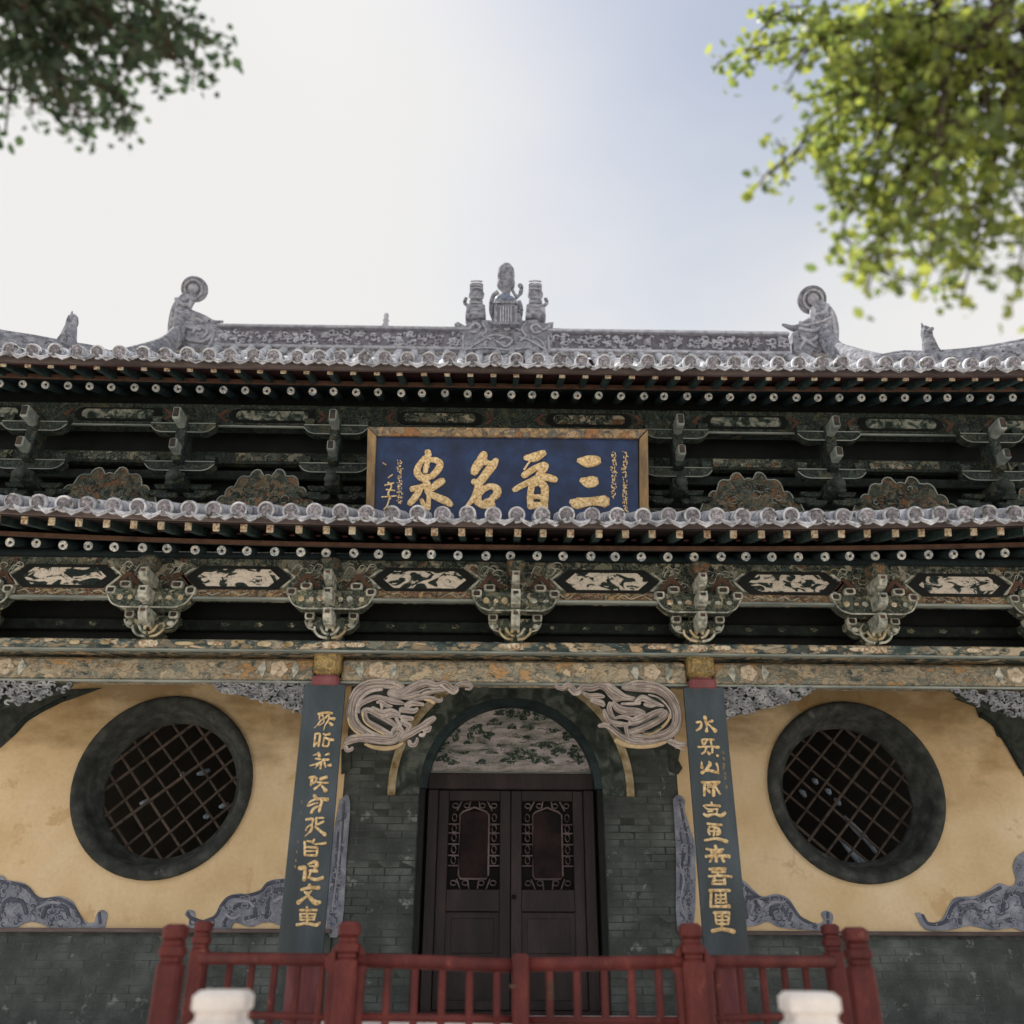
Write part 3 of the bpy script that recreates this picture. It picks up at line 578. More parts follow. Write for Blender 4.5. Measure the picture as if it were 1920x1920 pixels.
scroll([[(-30, 1640), (4, 1642), (12, 1650), (45, 1656), (60, 1672), (80, 1684), (110, 1680), (135, 1690), (148, 1712), (160, 1728), (176, 1730), (180, 1716), (190, 1706), (200, 1712), (199, 1726), (190, 1744), (150, 1740), (110, 1744), (60, 1728), (20, 1742), (-30, 1740)]],
       [([(-20, 1650), (20, 1656), (50, 1664), (72, 1686), (110, 1686), (136, 1700), (154, 1728)], 3), ([(80, 1720), (90, 1700), (120, 1700), (130, 1720)], 4), ([(0, 1720), (10, 1690), (40, 1690), (50, 1712)], 4), ([(186, 1712), (188, 1730)], 3)], his=[([(70, 1702), (95, 1692), (112, 1694)], 3)])
scroll([[(1380, 1648), (1396, 1652), (1412, 1668), (1430, 1681), (1455, 1676), (1478, 1684), (1492, 1704), (1506, 1722), (1528, 1732), (1545, 1727), (1540, 1714), (1549, 1707), (1561, 1714), (1561, 1728), (1550, 1744), (1490, 1742), (1460, 1738), (1440, 1728), (1415, 1736), (1385, 1728)]],
       [([(1388, 1655), (1410, 1674), (1432, 1686), (1460, 1683), (1480, 1694), (1500, 1720), (1530, 1736)], 3), ([(1400, 1720), (1396, 1690), (1412, 1684), (1424, 1704)], 4), ([(1450, 1724), (1446, 1706), (1464, 1700), (1474, 1716)], 4), ([(1480, 1726), (1484, 1712)], 3), ([(1552, 1712), (1553, 1730)], 3)],
       his=[([(1434, 1704), (1450, 1692), (1468, 1692)], 3), ([(1408, 1712), (1412, 1696)], 3)])
scroll([[(1716, 1712), (1726, 1712), (1738, 1730), (1752, 1730), (1768, 1722), (1782, 1694), (1796, 1682), (1830, 1680), (1856, 1668), (1874, 1656), (1896, 1662), (1906, 1650), (1900, 1625), (1912, 1602), (1950, 1600), (1950, 1744), (1900, 1740), (1860, 1744), (1820, 1736), (1780, 1744), (1735, 1742)]],
       [([(1730, 1716), (1742, 1732), (1772, 1728), (1790, 1696), (1830, 1688), (1876, 1664)], 3), ([(1800, 1730), (1806, 1706), (1830, 1702), (1840, 1722)], 4), ([(1880, 1710), (1886, 1680), (1912, 1676), (1920, 1700)], 4)], his=[([(1800, 1694), (1826, 1690), (1842, 1700)], 3), ([(1870, 1724), (1890, 1716)], 4)])
# strips beside the piers
scroll([[(1262, 1498), (1272, 1490), (1284, 1500), (1284, 1520), (1296, 1560), (1304, 1600), (1300, 1742), (1270, 1742), (1268, 1600)]], [([(1275, 1500), (1282, 1540), (1292, 1590), (1290, 1660), (1294, 1730)], 2.5), ([(1276, 1560), (1280, 1600), (1276, 1660), (1282, 1720)], 2), ([(1284, 1600), (1278, 1630), (1290, 1660), (1280, 1690)], 2)], his=[([(1274, 1620), (1282, 1650), (1276, 1690), (1286, 1720)], 2)])
scroll([[(636, 1500), (652, 1490), (656, 1520), (650, 1600), (640, 1742), (612, 1742), (620, 1600)]], [([(645, 1510), (638, 1600), (630, 1700)], 2.5), ([(634, 1560), (628, 1640), (622, 1720)], 2)], his=[([(640, 1540), (634, 1620), (624, 1700)], 2)])
# dark upper corner scrolls; outer two also paint in shade under the end brackets
scroll([[(-40, 1300), (190, 1290), (130, 1312), (95, 1322), (70, 1340), (50, 1352), (30, 1375), (0, 1402), (-40, 1420)]], [([(120, 1310), (80, 1330), (50, 1348), (20, 1378)], 5)], dark=True)
scroll([[(1960, 1310), (1790, 1310), (1830, 1325), (1836, 1345), (1860, 1352), (1870, 1380), (1895, 1392), (1905, 1425), (1920, 1455), (1960, 1470)]], [([(1840, 1340), (1866, 1360), (1890, 1396), (1915, 1440)], 5)], dark=True)
scroll([[(640, 1405), (656, 1400), (658, 1440), (650, 1448), (640, 1452)]], [], dark=True)
scroll([[(1254, 1404), (1276, 1404), (1272, 1425), (1280, 1440), (1272, 1452), (1256, 1446)]], [], dark=True)
# ---- pillars
PX = [-4.72, -1.585, 1.585, 4.72]; YP = 7.7
for x in PX:
    b = MB(); b.lathe([(.118, 1.04), (.122, 2.3), (.115, 3.55)], (x, YP, 0), 24); pl = part(b, 'pillar', 'pillar', H)
    b = MB(); b.lathe([(.20, .90), (.21, .95), (.19, 1.0), (.13, 1.045)], (x, YP, 0), 20); part(b, 'pillar_base', 'stone', pl)
    b = MB(); b.box(x, YP-.07, 3.75, .225, .28, .26, bev=.04); part(b, 'pillar_head', 'gold_paint', pl)
    b = MB(); b.box(x, YP-.07, 3.565, .228, .275, .112, bev=.03); part(b, 'pillar_collar', 'pillar', pl)
    b = MB()
    for k in range(14):
        a = k*2.4; rr = .012+.0025*k
        b.lathe([(.001, -.012), (.011, -.006), (.011, .004), (.001, .010)], (x+rr*math.cos(a), YP-.20, 3.70+rr*1.4*math.sin(a)), 6, Matrix.Rotation(math.pi/2, 3, 'X'))
    part(b, 'gilt_flower', 'gold_paint', pl)
# ---- lintels and plate
xs = [-6.2]+PX+[6.2]
for i in range(len(xs)-1):
    x0, x1 = xs[i]+.115, xs[i+1]-.115
    b = MB(); b.box((x0+x1)/2, YP-.03, 3.675, x1-x0, .16, .20, bev=.02); lt = part(b, 'lintel', 'paint_lintel', H)
    b = MB(); b.box((x0+x1)/2, YP-.12, 3.568, x1-x0, .03, .018, bev=.004); part(b, 'lintel_moulding', 'mould', lt)
    # flower medallions at each end
    for xm in ((x0+.30), (x1-.30)):
        if abs(xm) > 5.0: continue
        b = MB(); pts = []
        for k in range(28):
            a = 2*math.pi*k/28; r_ = .068*(1+.10*math.cos(5*a)); pts.append((xm+r_*1.05*math.cos(a), YP-.122, 3.685+r_*math.sin(a)))
        b.prism(pts, .02, inset=.006); b.lathe([(.001, -.016), (.02, -.01), (.024, 0)], (xm, YP-.122, 3.685), 10, Matrix.Rotation(-math.pi/2, 3, 'X')); part(b, 'lintel_flower', 'medallion', lt)
        for sx in (-1, 1):
            b = MB(); q = xm+sx*.13
            b.prism([(q, YP-.118, 3.60), (q+sx*.05, YP-.118, 3.685), (q, YP-.118, 3.76), (q-sx*.02, YP-.118, 3.685)], .015); part(b, 'lintel_leaf', 'brk_pale', lt)
b = MB(); b.box(0, YP-.06, 3.852, 12.4, .40, .085, bev=.01); plate = part(b, 'plate_beam', 'paint_plate', H)
b = MB(); b.box(0, YP-.24, 3.802, 12.4, .05, .018, bev=.004); part(b, 'plate_moulding', 'mould', plate)
li = 0
# cream lozenges painted proud on the plate
for x in [0, -1.55, 1.55, -3.08, 3.08]+[R.uniform(-4.4, 4.4) for _ in range(16)]:
    big = x in (0, -1.55, 1.55, -3.08, 3.08); w_ = .085 if big else R.uniform(.03, .09)
    b = MB(); z_ = 3.853; h_ = .030 if big else R.uniform(.014, .026)
    b.prism([(x-w_, YP-.266, z_), (x-w_*.8, YP-.266, z_-h_*.8), (x-w_*.4, YP-.266, z_-h_), (x+w_*.5, YP-.266, z_-h_), (x+w_*.85, YP-.266, z_-h_*.7), (x+w_, YP-.266, z_), (x+w_*.8, YP-.266, z_+h_*.8), (x+w_*.3, YP-.266, z_+h_), (x-w_*.5, YP-.266, z_+h_), (x-w_*.9, YP-.266, z_+h_*.6)], .012, inset=.003)
    b.v = [v-Vector((0, .0011*li, 0)) for v in b.v]; li += 1
    part(b, 'plate_lozenge', 'end_cream' if big or R.random() < .5 else 'cream_rim', plate)
# inner boards behind the brackets
b = MB(); b.box(0, YP+.14, 4.18, 12.4, .04, .62); part(b, 'bracket_back_board', 'black', H)
b = MB(); b.box(0, YP+.07, 4.12, 12.4, .08, .10, bev=.01); ib = part(b, 'inner_tie_beam', 'black_green', H)
for k in range(-14, 15):
    x = k*.29+.06
    if min(abs(x-q) for q in (0, 1.55, -1.55, 3.08, -3.08, 4.6, -4.6)) < .3: continue
    q = MB(); q.prism([(x+.035*(1+.2*math.cos(5*a))*math.cos(a), YP+.028, 4.12+.020*(1+.2*math.cos(5*a))*math.sin(a)) for a in [2*math.pi*j/16 for j in range(16)]], .006); part(q, 'painted_flower', 'brk', ib)
b = MB(); b.box(0, 8.35, 4.62, 12.4, 1.3, .05); part(b, 'porch_ceiling', 'black', H)
# ---- eave purlin with painted hexagon panels
YQ = 7.36
def purlin(y, z0, z1, mt, tilt=0):
    b = MB(); b.box(0, y+.06, (z0+z1)/2, 12.4, .12, z1-z0, bev=.01); return part(b, 'eave_purlin', mt, H)
pu = purlin(YQ, 4.235, 4.60, 'paint_dark')
b = MB(); b.box(0, YQ-.012, 4.222, 12.4, .06, .022, bev=.004); part(b, 'purlin_moulding', 'mould', pu)
b = MB(); b.box(0, YQ-.004, 4.275, 12.4, .012, .07); part(b, 'purlin_frieze', 'paint_warm', pu)
def hexpoly(cx, cz, w, h, y, e): return [(cx-w, y, cz), (cx-w+e, y, cz-h), (cx+w-e, y, cz-h), (cx+w, y, cz), (cx+w-e, y, cz+h), (cx-w+e, y, cz+h)]
for i, cx in enumerate((-3.86, -2.38, -.78, .79, 2.37, 3.86, -5.3, 5.3)):
    b = MB(); b.prism(hexpoly(cx, 4.415, .45, .108, YQ-.014, .12), .012); pn = part(b, 'panel_surround', 'black', pu)
    b = MB(); b.prism(hexpoly(cx, 4.413, .355, .078, YQ-.020, .09), .010); part(b, 'painted_panel', 'panel_cream', pn)
    for sx in (-1, 1):
        b = MB(); q = cx+sx*.47
        b.prism([(q-sx*.10, YQ-.012, 4.33), (q, YQ-.012, 4.43), (q+sx*.02, YQ-.012, 4.43), (q-sx*.07, YQ-.012, 4.33)], .01)
        b.prism([(q-sx*.10, YQ-.012, 4.50), (q, YQ-.012, 4.43), (q+sx*.02, YQ-.012, 4.43), (q-sx*.07, YQ-.012, 4.505)], .012); part(b, 'panel_edge', 'brk_pale', pn)
for cx in (-4.6, -3.1, -1.57, 0, 1.57, 3.08, 4.6):
    for k in range(26):
        x = cx+R.uniform(-.36, .36); z = R.uniform(4.34, 4.55); r_ = R.uniform(.02, .05); a0 = R.uniform(0, 6.3); sp = R.choice((-1, 1))
        bb = MB(); bb.tube([(x+r_*(1-.08*j)*math.cos(a0+sp*j*.55)*1.3, YQ-.003, z+r_*(1-.08*j)*math.sin(a0+sp*j*.55)) for j in range(7)], .0042, 5); part(bb, 'painted_scroll', R.choice(('brk_pale', 'cream_rim', 'strip_red', 'brk_pale', 'mould')), pu)
for k in range(70):
    x = R.uniform(-4.5, 4.5); bb = MB(); bb.tube(spline([(x-.10, YQ-.013, 4.27+R.uniform(-.02, .02)), (x-.04, YQ-.014, 4.29), (x+.02, YQ-.014, 4.255), (x+.09, YQ-.013, 4.28)], 4), .0045, 5); part(bb, 'frieze_scroll', R.choice(('cream_rim', 'strip_red', 'brk_pale')), pu)
b = None
for cx in (-4.6, -3.1, -1.57, 0, 1.57, 3.08, 4.6):
    for sx in (-1, 1):
        q = cx+sx*.22
        bb = MB(); bb.prism([(q-.11, YQ-.012, 4.34), (q-.02, YQ-.012, 4.46), (q+.02, YQ-.012, 4.46), (q+.12, YQ-.012, 4.34), (q+.07, YQ-.012, 4.34), (q, YQ-.012, 4.425), (q-.06, YQ-.012, 4.34)], .012); ch = part(bb, 'painted_chevron', 'strip_red', pu)
        bb = MB(); bb.prism([(q-.05, YQ-.010, 4.335), (q, YQ-.010, 4.405), (q+.05, YQ-.010, 4.335)], .01); part(bb, 'chevron_core', 'rafter_dark', ch)
        bb = MB()
        for k in range(3):
            x = q+sx*R.uniform(-.12, .05)+k*.05*sx; z = 4.50+R.uniform(-.02, .04)
            bb.tube(spline([(x-.05, YQ-.006, z-.05), (x-.01, YQ-.008, z+.02), (x+.04, YQ-.008, z), (x+.02, YQ-.006, z-.03)], 4), .0045, 5)
        part(bb, 'painted_scroll', 'brk_pale', ch)
# ---- lower bracket sets
def boat(cx, z0, z1, hw, y, dep, ramp=.45):
    """bracket arm: flat top, belly curving up at the ends"""
    pts = [(cx-hw, z1), (cx-hw, z1-(z1-z0)*.35)]
    for k in range(1, 6):
        t = k/6; pts.append((cx-hw+hw*ramp*t, z1-(z1-z0)*(.35+.65*math.sin(t*math.pi/2))))
    pts += [(cx-hw*(1-ramp), z0)]
    pts += [(2*cx-x, z) for x, z in reversed(pts)]
    return [(x, y, z) for x, z in pts]
def nose(cx, y0, y1, z0, z1, w_, root, face):
    b = MB(); x0, x1 = cx-w_/2, cx+w_/2
    prof = [(y1, z1), (y0, z1), (y0-.012, z0+(z1-z0)*.5), (y0+.02, z0+(z1-z0)*.15), (y0+.06, z0), (y1, z0)]
    vs = [(x0, q, z) for q, z in prof]+[(x1, q, z) for q, z in prof]; m = len(prof)
    b.add(vs, [tuple(range(m)), tuple(range(2*m-1, m-1, -1))]+[(k, (k+1) % m, m+(k+1) % m, m+k) for k in range(m)]); o = part(b, 'bracket_nose', 'brk_pale', root)
    b = MB(); b.box(cx, y0-.006, z1-(z1-z0)*.30, w_*.55, .014, (z1-z0)*.24, bev=.003); part(b, 'nose_face', face, root)
def ringblock(x, y, z, w, h, root):
    """block end: pale rounded margin round a dark recessed face"""
    b = MB(); n = 16
    def sup(r, k): a = 2*math.pi*k/n; ca, sa = math.cos(a), math.sin(a); e = .55; return (x+r*w*abs(ca)**e*math.copysign(1, ca)*(1+.12*(sa > 0)*abs(sa)), z+r*h*abs(sa)**e*math.copysign(1, sa))
    prof = [(1, .05), (1.0, .008), (.93, 0), (.66, 0), (.60, .012), (.05, .012)]
    vs = [(sup(r, k)[0], y+d, sup(r, k)[1]) for r, d in prof for k in range(n)]
    b.add(vs, [(i*n+k, i*n+(k+1) % n, i*n+n+(k+1) % n, i*n+n+k) for i in range(len(prof)-1) for k in range(n)]+[tuple((len(prof)-1)*n+k for k in range(n)), tuple(range(n-1, -1, -1))]); part(b, 'bearing_block', 'brk_pale', root)
    b = MB(); b.prism([(sup(.58, k)[0], y+.006, sup(.58, k)[1]) for k in range(n)], .01); part(b, 'block_face', 'ink', root)
def bracket_lower(cx, pillar):
    b = MB()
    b.box(cx, YP-.14, 3.935, .19, .24, .09, taper=.62, bev=.012)
    b.prism(boat(cx, 3.975, 4.10, .225, YP-.27, .09), .12, inset=.008)
    root = part(b, 'bracket_set', 'brk', H)
    b = MB(); b.prism(boat(cx, 4.125, 4.30, .365, YP-.39, .09, .38), .12, inset=.01); part(b, 'upper_arm', 'brk', root)
    b = MB(); b.prism(boat(cx, 4.30, 4.37, .30, YP-.30, .09, .32), .12, inset=.01); part(b, 'top_arm', 'paint_dark', root)
    for pts in ([(cx-.23, YP-.396, 4.128), (cx+.23, YP-.396, 4.128)], spline([(cx-.363, YP-.394, 4.25), (cx-.31, YP-.394, 4.165), (cx-.23, YP-.396, 4.128)], 4), spline([(cx+.363, YP-.394, 4.25), (cx+.31, YP-.394, 4.165), (cx+.23, YP-.396, 4.128)], 4),
                spline([(cx-.224, YP-.276, 4.06), (cx-.19, YP-.276, 4.0), (cx-.12, YP-.276, 3.978)], 4), spline([(cx+.224, YP-.276, 4.06), (cx+.19, YP-.276, 4.0), (cx+.12, YP-.276, 3.978)], 4)):
        b = MB(); b.tube(pts, .0075, 6); part(b, 'arm_edging', 'brk_pale', root)
    for dx, z, y, w, h in ((-.185, 4.10, YP-.30, .042, .034), (.185, 4.10, YP-.30, .042, .034), (-.335, 4.275, YP-.415, .044, .034), (.335, 4.275, YP-.415, .044, .034), (-.215, 4.325, YP-.42, .050, .030), (.215, 4.325, YP-.42, .052, .032)):
        ringblock(cx+dx+R.uniform(-.006, .006), y, z, w, h, root)
        b = MB(); b.box(cx+dx, y+.055, z+.004, w*1.9, .07, h*2.0, taper=.8, bev=.006); part(b, 'block_body', 'brk', root)
    for dx, z, y, w, h in ((-.175, 4.02, YP-.29, .034, .024), (.175, 4.02, YP-.29, .034, .024)):
        b = MB(); b.lathe([(.001, -.02), (w*.7, -.014), (w, 0), (w*.8, .02)], (cx+dx, y, z), 12, Matrix.Rotation(-math.pi/2, 3, 'X'), 1, h/w); part(b, 'block_foot', 'brk_pale', root)
    for dx, w_ in ((-.25, .026), (-.165, .020), (-.09, .028), (.085, .020), (.16, .026), (.26, .022)):
        b = MB(); e = R.uniform(.6, 1.1); b.prism([(cx+dx+w_*math.cos(a), YP-.396, 4.215+R.uniform(-.002, .002)+w_*e*math.sin(a)) for a in [2*math.pi*j/12 for j in range(12)]], .008); part(b, 'painted_dot', R.choice(('cream_rim', 'end_cream', 'brk_pale')), root)
    nose(cx, YP-.48, YP-.1, 3.985, 4.11, .072, root, 'strip_red'); nose(cx, YP-.56, YP-.1, 4.15, 4.26, .078, root, 'ink'); nose(cx, YP-.62, YP-.1, 4.30, 4.40, .066, root, 'strip_red')
    b = MB(); b.box(cx, YP-.50, 4.46, .17, .20, .12, taper=.55, bev=.02); part(b, 'top_boss', 'mount', root)
    for sx in (-1, 1):
        for pts, r_ in ((spline([(cx+sx*.02, YP-.29, 3.905), (cx+sx*.08, YP-.30, 3.915), (cx+sx*.125, YP-.30, 3.96), (cx+sx*.13, YP-.30, 4.0)], 4), .011), (spline([(cx+sx*.01, YP-.30, 3.93), (cx+sx*.05, YP-.31, 3.95), (cx+sx*.08, YP-.31, 4.0)], 4), .012), ([(cx+sx*.03, YP-.30, 3.96), (cx+sx*.02, YP-.31, 4.01)], .014)):
            b = MB(); b.tube(pts, r_, 7); part(b, 'foot_curl', R.choice(('brk_pale', 'cream_rim')), root)
for cx in (-4.62, -3.09, -1.565, 0, 1.565, 3.08, 4.62): bracket_lower(cx, False)
# ---- eaves
def liftL(x): return .075*(abs(x)/4.3)**2.4
def liftU(x): return .035*(abs(x)/4.6)**2.6
def face_tilt(mb, at, rad, axis):
    """moulded round tile end: rim, field, boss"""
    rot = axis.to_track_quat('Z', 'Y').to_matrix()
    mb.lathe([(rad*.98, -.045), (rad, -.01), (rad*.96, .010), (rad*.84, .014), (rad*.78, .004), (rad*.05, .003)], at, 20, rot)
def eave(levelname, yE, zE, slope, lift, pitch, nrow, rows_top, disc_r, z_of):
    """round tile rows + drip tiles. z_of(y) gives the roof height"""
    axis = Vector((0, -1, -slope)).normalized()
    cacheT = {}
    for i in range(-nrow, nrow+1):
        x = i*pitch; yt = rows_top(abs(x))
        key = round(yt, 1)
        if key not in cacheT:
            q = MB(); ys = [yE+(key-yE)*k/6 for k in range(7)]
            q.tube([(0, y-yE, z_of(y)-z_of(yE)) for y in ys], disc_r*.80, 10)
            T = mesh(q, 'round_tile', 'tile', Vector((0, 0, 0)))[0]
            q = MB(); face_tilt(q, Vector((0, 0, 0)), disc_r, axis); Fm = mesh(q, 'tile_end', 'tile', Vector((0, 0, 0)))[0]
            FF = []
            for vv in range(4):
                q = MB(); rot = axis.to_track_quat('Z', 'Y').to_matrix(); r_ = disc_r
                q.lathe([(r_*.76, .002), (r_*.74, .006), (r_*.05, .006)], (0, 0, 0), 18, rot)
                for k in range(5):
                    a0 = R.uniform(0, 6.3); rr_ = r_*R.uniform(.25, .55); ln = R.uniform(1.2, 2.6); q.tube([rot @ Vector((rr_*math.cos(a0+ln*j/6), rr_*(1-.06*j)*math.sin(a0+ln*j/6), .008)) for j in range(7)], .0048, 5)
                q.tube([rot @ Vector((r_*.68*math.cos(j*.4488), r_*.68*math.sin(j*.4488), .007)) for j in range(14)], .0035, 5, closed=True)
                FF.append(mesh(q, 'end_relief', 'tile_face', Vector((0, 0, 0)))[0])
            Fm = (Fm, FF)
            cacheT[key] = (T, Fm)
            # drip tile: crescent apron and pan running up the slope
            q = MB(); r_ = disc_r; hw = pitch*.5-.012
            # hw: pan between two rows
            q.prism([(-hw, -.010, .018), (-hw*.9, -.016, -.022), (-hw*.62, -.022, -.050), (-hw*.3, -.027, -.068), (0, -.030, -.086), (hw*.3, -.027, -.068), (hw*.62, -.022, -.050), (hw*.9, -.016, -.022), (hw, -.010, .018), (hw*.7, -.006, -.006), (hw*.35, -.006, -.018), (0, -.006, -.024), (-hw*.35, -.006, -.018), (-hw*.7, -.006, -.006)], .014, Vector((0, 1, 0)))
            q.tube([(-hw*.85, -.022, -.016), (-hw*.5, -.03, -.040), (0, -.036, -.060), (hw*.5, -.03, -.040), (hw*.85, -.022, -.016)], .006, 5)
            vs = []; fs = []; seg = 6
            for j, y in enumerate(ys):
                for k in range(seg+1):
                    t = k/seg*2-1; vs.append((t*hw, y-yE+.0, z_of(y)-z_of(yE)+.018-.040*(1-t*t)))
            for j in range(6):
                for k in range(seg): fs.append((j*(seg+1)+k, j*(seg+1)+k+1, (j+1)*(seg+1)+k+1, (j+1)*(seg+1)+k))
            q.add(vs, fs); D = mesh(q, 'drip_tile', 'tile', Vector((0, 0, 0)))[0]
            cacheT[key+100] = D
        T, Fm = cacheT[key]
        z = zE+lift(x)
        jx, jz = R.uniform(-.011, .011), R.uniform(-.007, .007)
        t = inst(T, 'round_tile', (x+jx, yE, z+jz), H)
        inst(Fm[0], 'tile_end', (x+jx, yE, z+jz), t); inst(R.choice(Fm[1]), 'end_relief', (x+jx, yE, z+jz), t)
        inst(cacheT[key+100], 'drip_tile', (x+pitch/2+R.uniform(-.006, .006), yE+.012, zE+lift(x+pitch/2)-.02+R.uniform(-.008, .006)), H, (R.uniform(-.006, .006), R.uniform(-.05, .05), R.uniform(-.008, .008)))
def zl(y): return 4.722+.42*(y-6.66)+.02*(y-6.66)**2
eave('lower', 6.67, 4.722, .42, liftL, .204, 27, lambda ax: 7.95, .070, zl)
def zu(y):
    t = (y-7.03)/2.5
    return 6.495+1.86*(.56*t+.44*t*t)
def utop(ax): return 9.5 if ax < 3.7 else (max(7.5, 9.5-(ax-3.7)*1.45) if ax < 4.6 else max(7.4, 8.2-(ax-4.6)*.8))
eave('upper', 7.04, 6.495, .46, liftU, .204, 27, lambda ax: round(utop(ax), 1), .068, zu)
# solid roof decks beneath the tiles
def deck(name, yE, ys, z_of, lift, off, mt, n=28, top=None):
    b = MB(); vs = []; fs = []; xs_ = [-6.0+12.0*i/n for i in range(n+1)]
    for s_ in (0, -.05):
        for x in xs_:
            for k in range(7):
                yt = ys if top is None else top(abs(x)); y = yE+(yt-yE)*k/6; vs.append((x, y, z_of(y)+lift(x)+off+s_))
    m = (n+1)*7
    for i in range(n):
        for k in range(6):
            a = i*7+k; fs.append((a, a+7, a+8, a+1)); fs.append((m+a, m+a+1, m+a+8, m+a+7))
        a = i*7; fs.append((a, m+a, m+a+7, a+7)); a = i*7+6; fs.append((a, a+7, m+a+7, m+a))
    for i in (0, n):
        for k in range(6): a = i*7+k; fs.append((a, a+1, m+a+1, m+a))
    b.add(vs, fs); return part(b, name, mt, H)
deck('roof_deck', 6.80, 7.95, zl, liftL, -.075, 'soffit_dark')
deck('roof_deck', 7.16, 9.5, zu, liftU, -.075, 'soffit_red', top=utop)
# eave boards just below the tiles
def curved_strip(name, y, z, dy, dz, lift, mt, x=6.0, n=30):
    b = MB(); vs = []; fs = []
    for i in range(n+1):
        X = -x+2*x*i/n; L_ = lift(X)
        vs += [(X, y-dy/2, z+L_-dz/2), (X, y+dy/2, z+L_-dz/2), (X, y+dy/2, z+L_+dz/2), (X, y-dy/2, z+L_+dz/2)]
    for i in range(n):
        a = i*4
        for k in range(4): l = (k+1) % 4; fs.append((a+k, a+l, a+4+l, a+4+k))
    fs += [(0, 1, 2, 3), (n*4+3, n*4+2, n*4+1, n*4)]
    b.add(vs, fs); return part(b, name, mt, H)
curved_strip('eave_board', 6.80, 4.688, .05, .045, liftL, 'wood_old')
curved_strip('eave_board', 7.15, 6.455, .05, .05, liftU, 'wood_old')
curved_strip('rafter_strip', 7.17, 4.650, .025, .034, liftL, 'strip_red')
curved_strip('rafter_strip', 7.60, 6.575, .03, .038, liftU, 'strip_red')
# rafters
def rafters(pitch, n, lift, fy, fz, fl, fs, ry, rz, rl, rs, mats):
    q = MB(); rot = Matrix.Rotation(math.atan(fs), 3, 'X')
    q.box(0, 0, 0, .056, fl, .07, bev=.004); 
    q.v = [rot @ (v+Vector((0, fl/2, 0))) for v in q.v]; FR = mesh(q, 'flying_rafter', mats[0], Vector((0, 0, 0)))[0]
    q = MB(); q.box(0, -.005, 0, .0555, .012, .069, bev=.003); q.v = [rot @ v for v in q.v]; FE = mesh(q, 'rafter_end', 'end_cream', Vector((0, 0, 0)))[0]
    q = MB(); d = Vector((0, 1, rs)).normalized(); q.tube([(0, 0, 0), tuple(d*rl)], .040, 14); RR = mesh(q, 'round_rafter', mats[1], Vector((0, 0, 0)))[0]
    q = MB(); q.lathe([(.039, -.002), (.0395, .006), (.034, .009), (.028, .007), (.003, .007)], (0, 0, 0), 16, (-d).to_track_quat('Z', 'Y').to_matrix()); RE = mesh(q, 'rafter_end', 'end_round', Vector((0, 0, 0)))[0]
    q = MB(); q.lathe([(.013, .004), (.012, .010), (.002, .011)], (0, 0, 0), 10, (-d).to_track_quat('Z', 'Y').to_matrix()); RS = mesh(q, 'end_spot', 'ink', Vector((0, 0, 0)))[0]
    for i in range(-n, n+1):
        x = i*pitch; jx = R.uniform(-.008, .008)
        L_ = lift(x); sk = x*.0
        o = inst(FR, 'flying_rafter', (x+jx, fy, fz+L_), H); inst(FE, 'rafter_end', (x+jx, fy, fz+L_), o)
        jx = R.uniform(-.01, .01)-.04
        o = inst(RR, 'round_rafter', (x+jx, ry, rz+L_+R.uniform(-.004, .004)), H); e = inst(RE, 'rafter_end', WP[o.name], o); inst(RS, 'end_spot', WP[o.name]+Vector((R.uniform(-.008, .008), -.003, R.uniform(-.008, .008))), o)
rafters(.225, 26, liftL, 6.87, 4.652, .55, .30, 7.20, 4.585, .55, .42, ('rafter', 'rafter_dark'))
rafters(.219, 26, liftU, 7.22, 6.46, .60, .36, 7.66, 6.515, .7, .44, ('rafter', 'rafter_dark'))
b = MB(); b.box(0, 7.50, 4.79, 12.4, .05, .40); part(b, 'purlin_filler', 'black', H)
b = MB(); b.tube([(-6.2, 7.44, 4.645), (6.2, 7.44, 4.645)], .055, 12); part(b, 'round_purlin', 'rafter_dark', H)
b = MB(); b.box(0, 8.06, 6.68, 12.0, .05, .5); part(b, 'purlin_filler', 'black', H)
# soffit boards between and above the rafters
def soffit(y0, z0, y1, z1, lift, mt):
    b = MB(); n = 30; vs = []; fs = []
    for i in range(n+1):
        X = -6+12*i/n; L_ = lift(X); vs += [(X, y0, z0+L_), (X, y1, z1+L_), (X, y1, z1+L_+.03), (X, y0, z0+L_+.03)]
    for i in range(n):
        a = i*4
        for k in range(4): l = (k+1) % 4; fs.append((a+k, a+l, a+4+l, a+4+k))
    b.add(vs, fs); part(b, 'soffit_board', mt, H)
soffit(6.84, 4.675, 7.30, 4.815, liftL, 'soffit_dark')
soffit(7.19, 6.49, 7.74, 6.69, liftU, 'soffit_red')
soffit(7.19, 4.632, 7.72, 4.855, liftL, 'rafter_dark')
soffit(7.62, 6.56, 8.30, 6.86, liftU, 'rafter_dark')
# painted flowers on the lower soffit between flying rafters
q = MB(); q.prism([(.024*(1+.15*math.cos(4*a))*math.cos(a), 0, .009*math.sin(a)) for a in [2*math.pi*j/12 for j in range(12)]], .004); sf = mesh(q, 'soffit_flower', 'soffit_red', Vector((0, 0, 0)))[0]
for i in range(-20, 20): inst(sf, 'soffit_flower', ((i+.5)*.225, 7.14, 4.715+liftL(i*.225)), H, (.3, 0, 0))
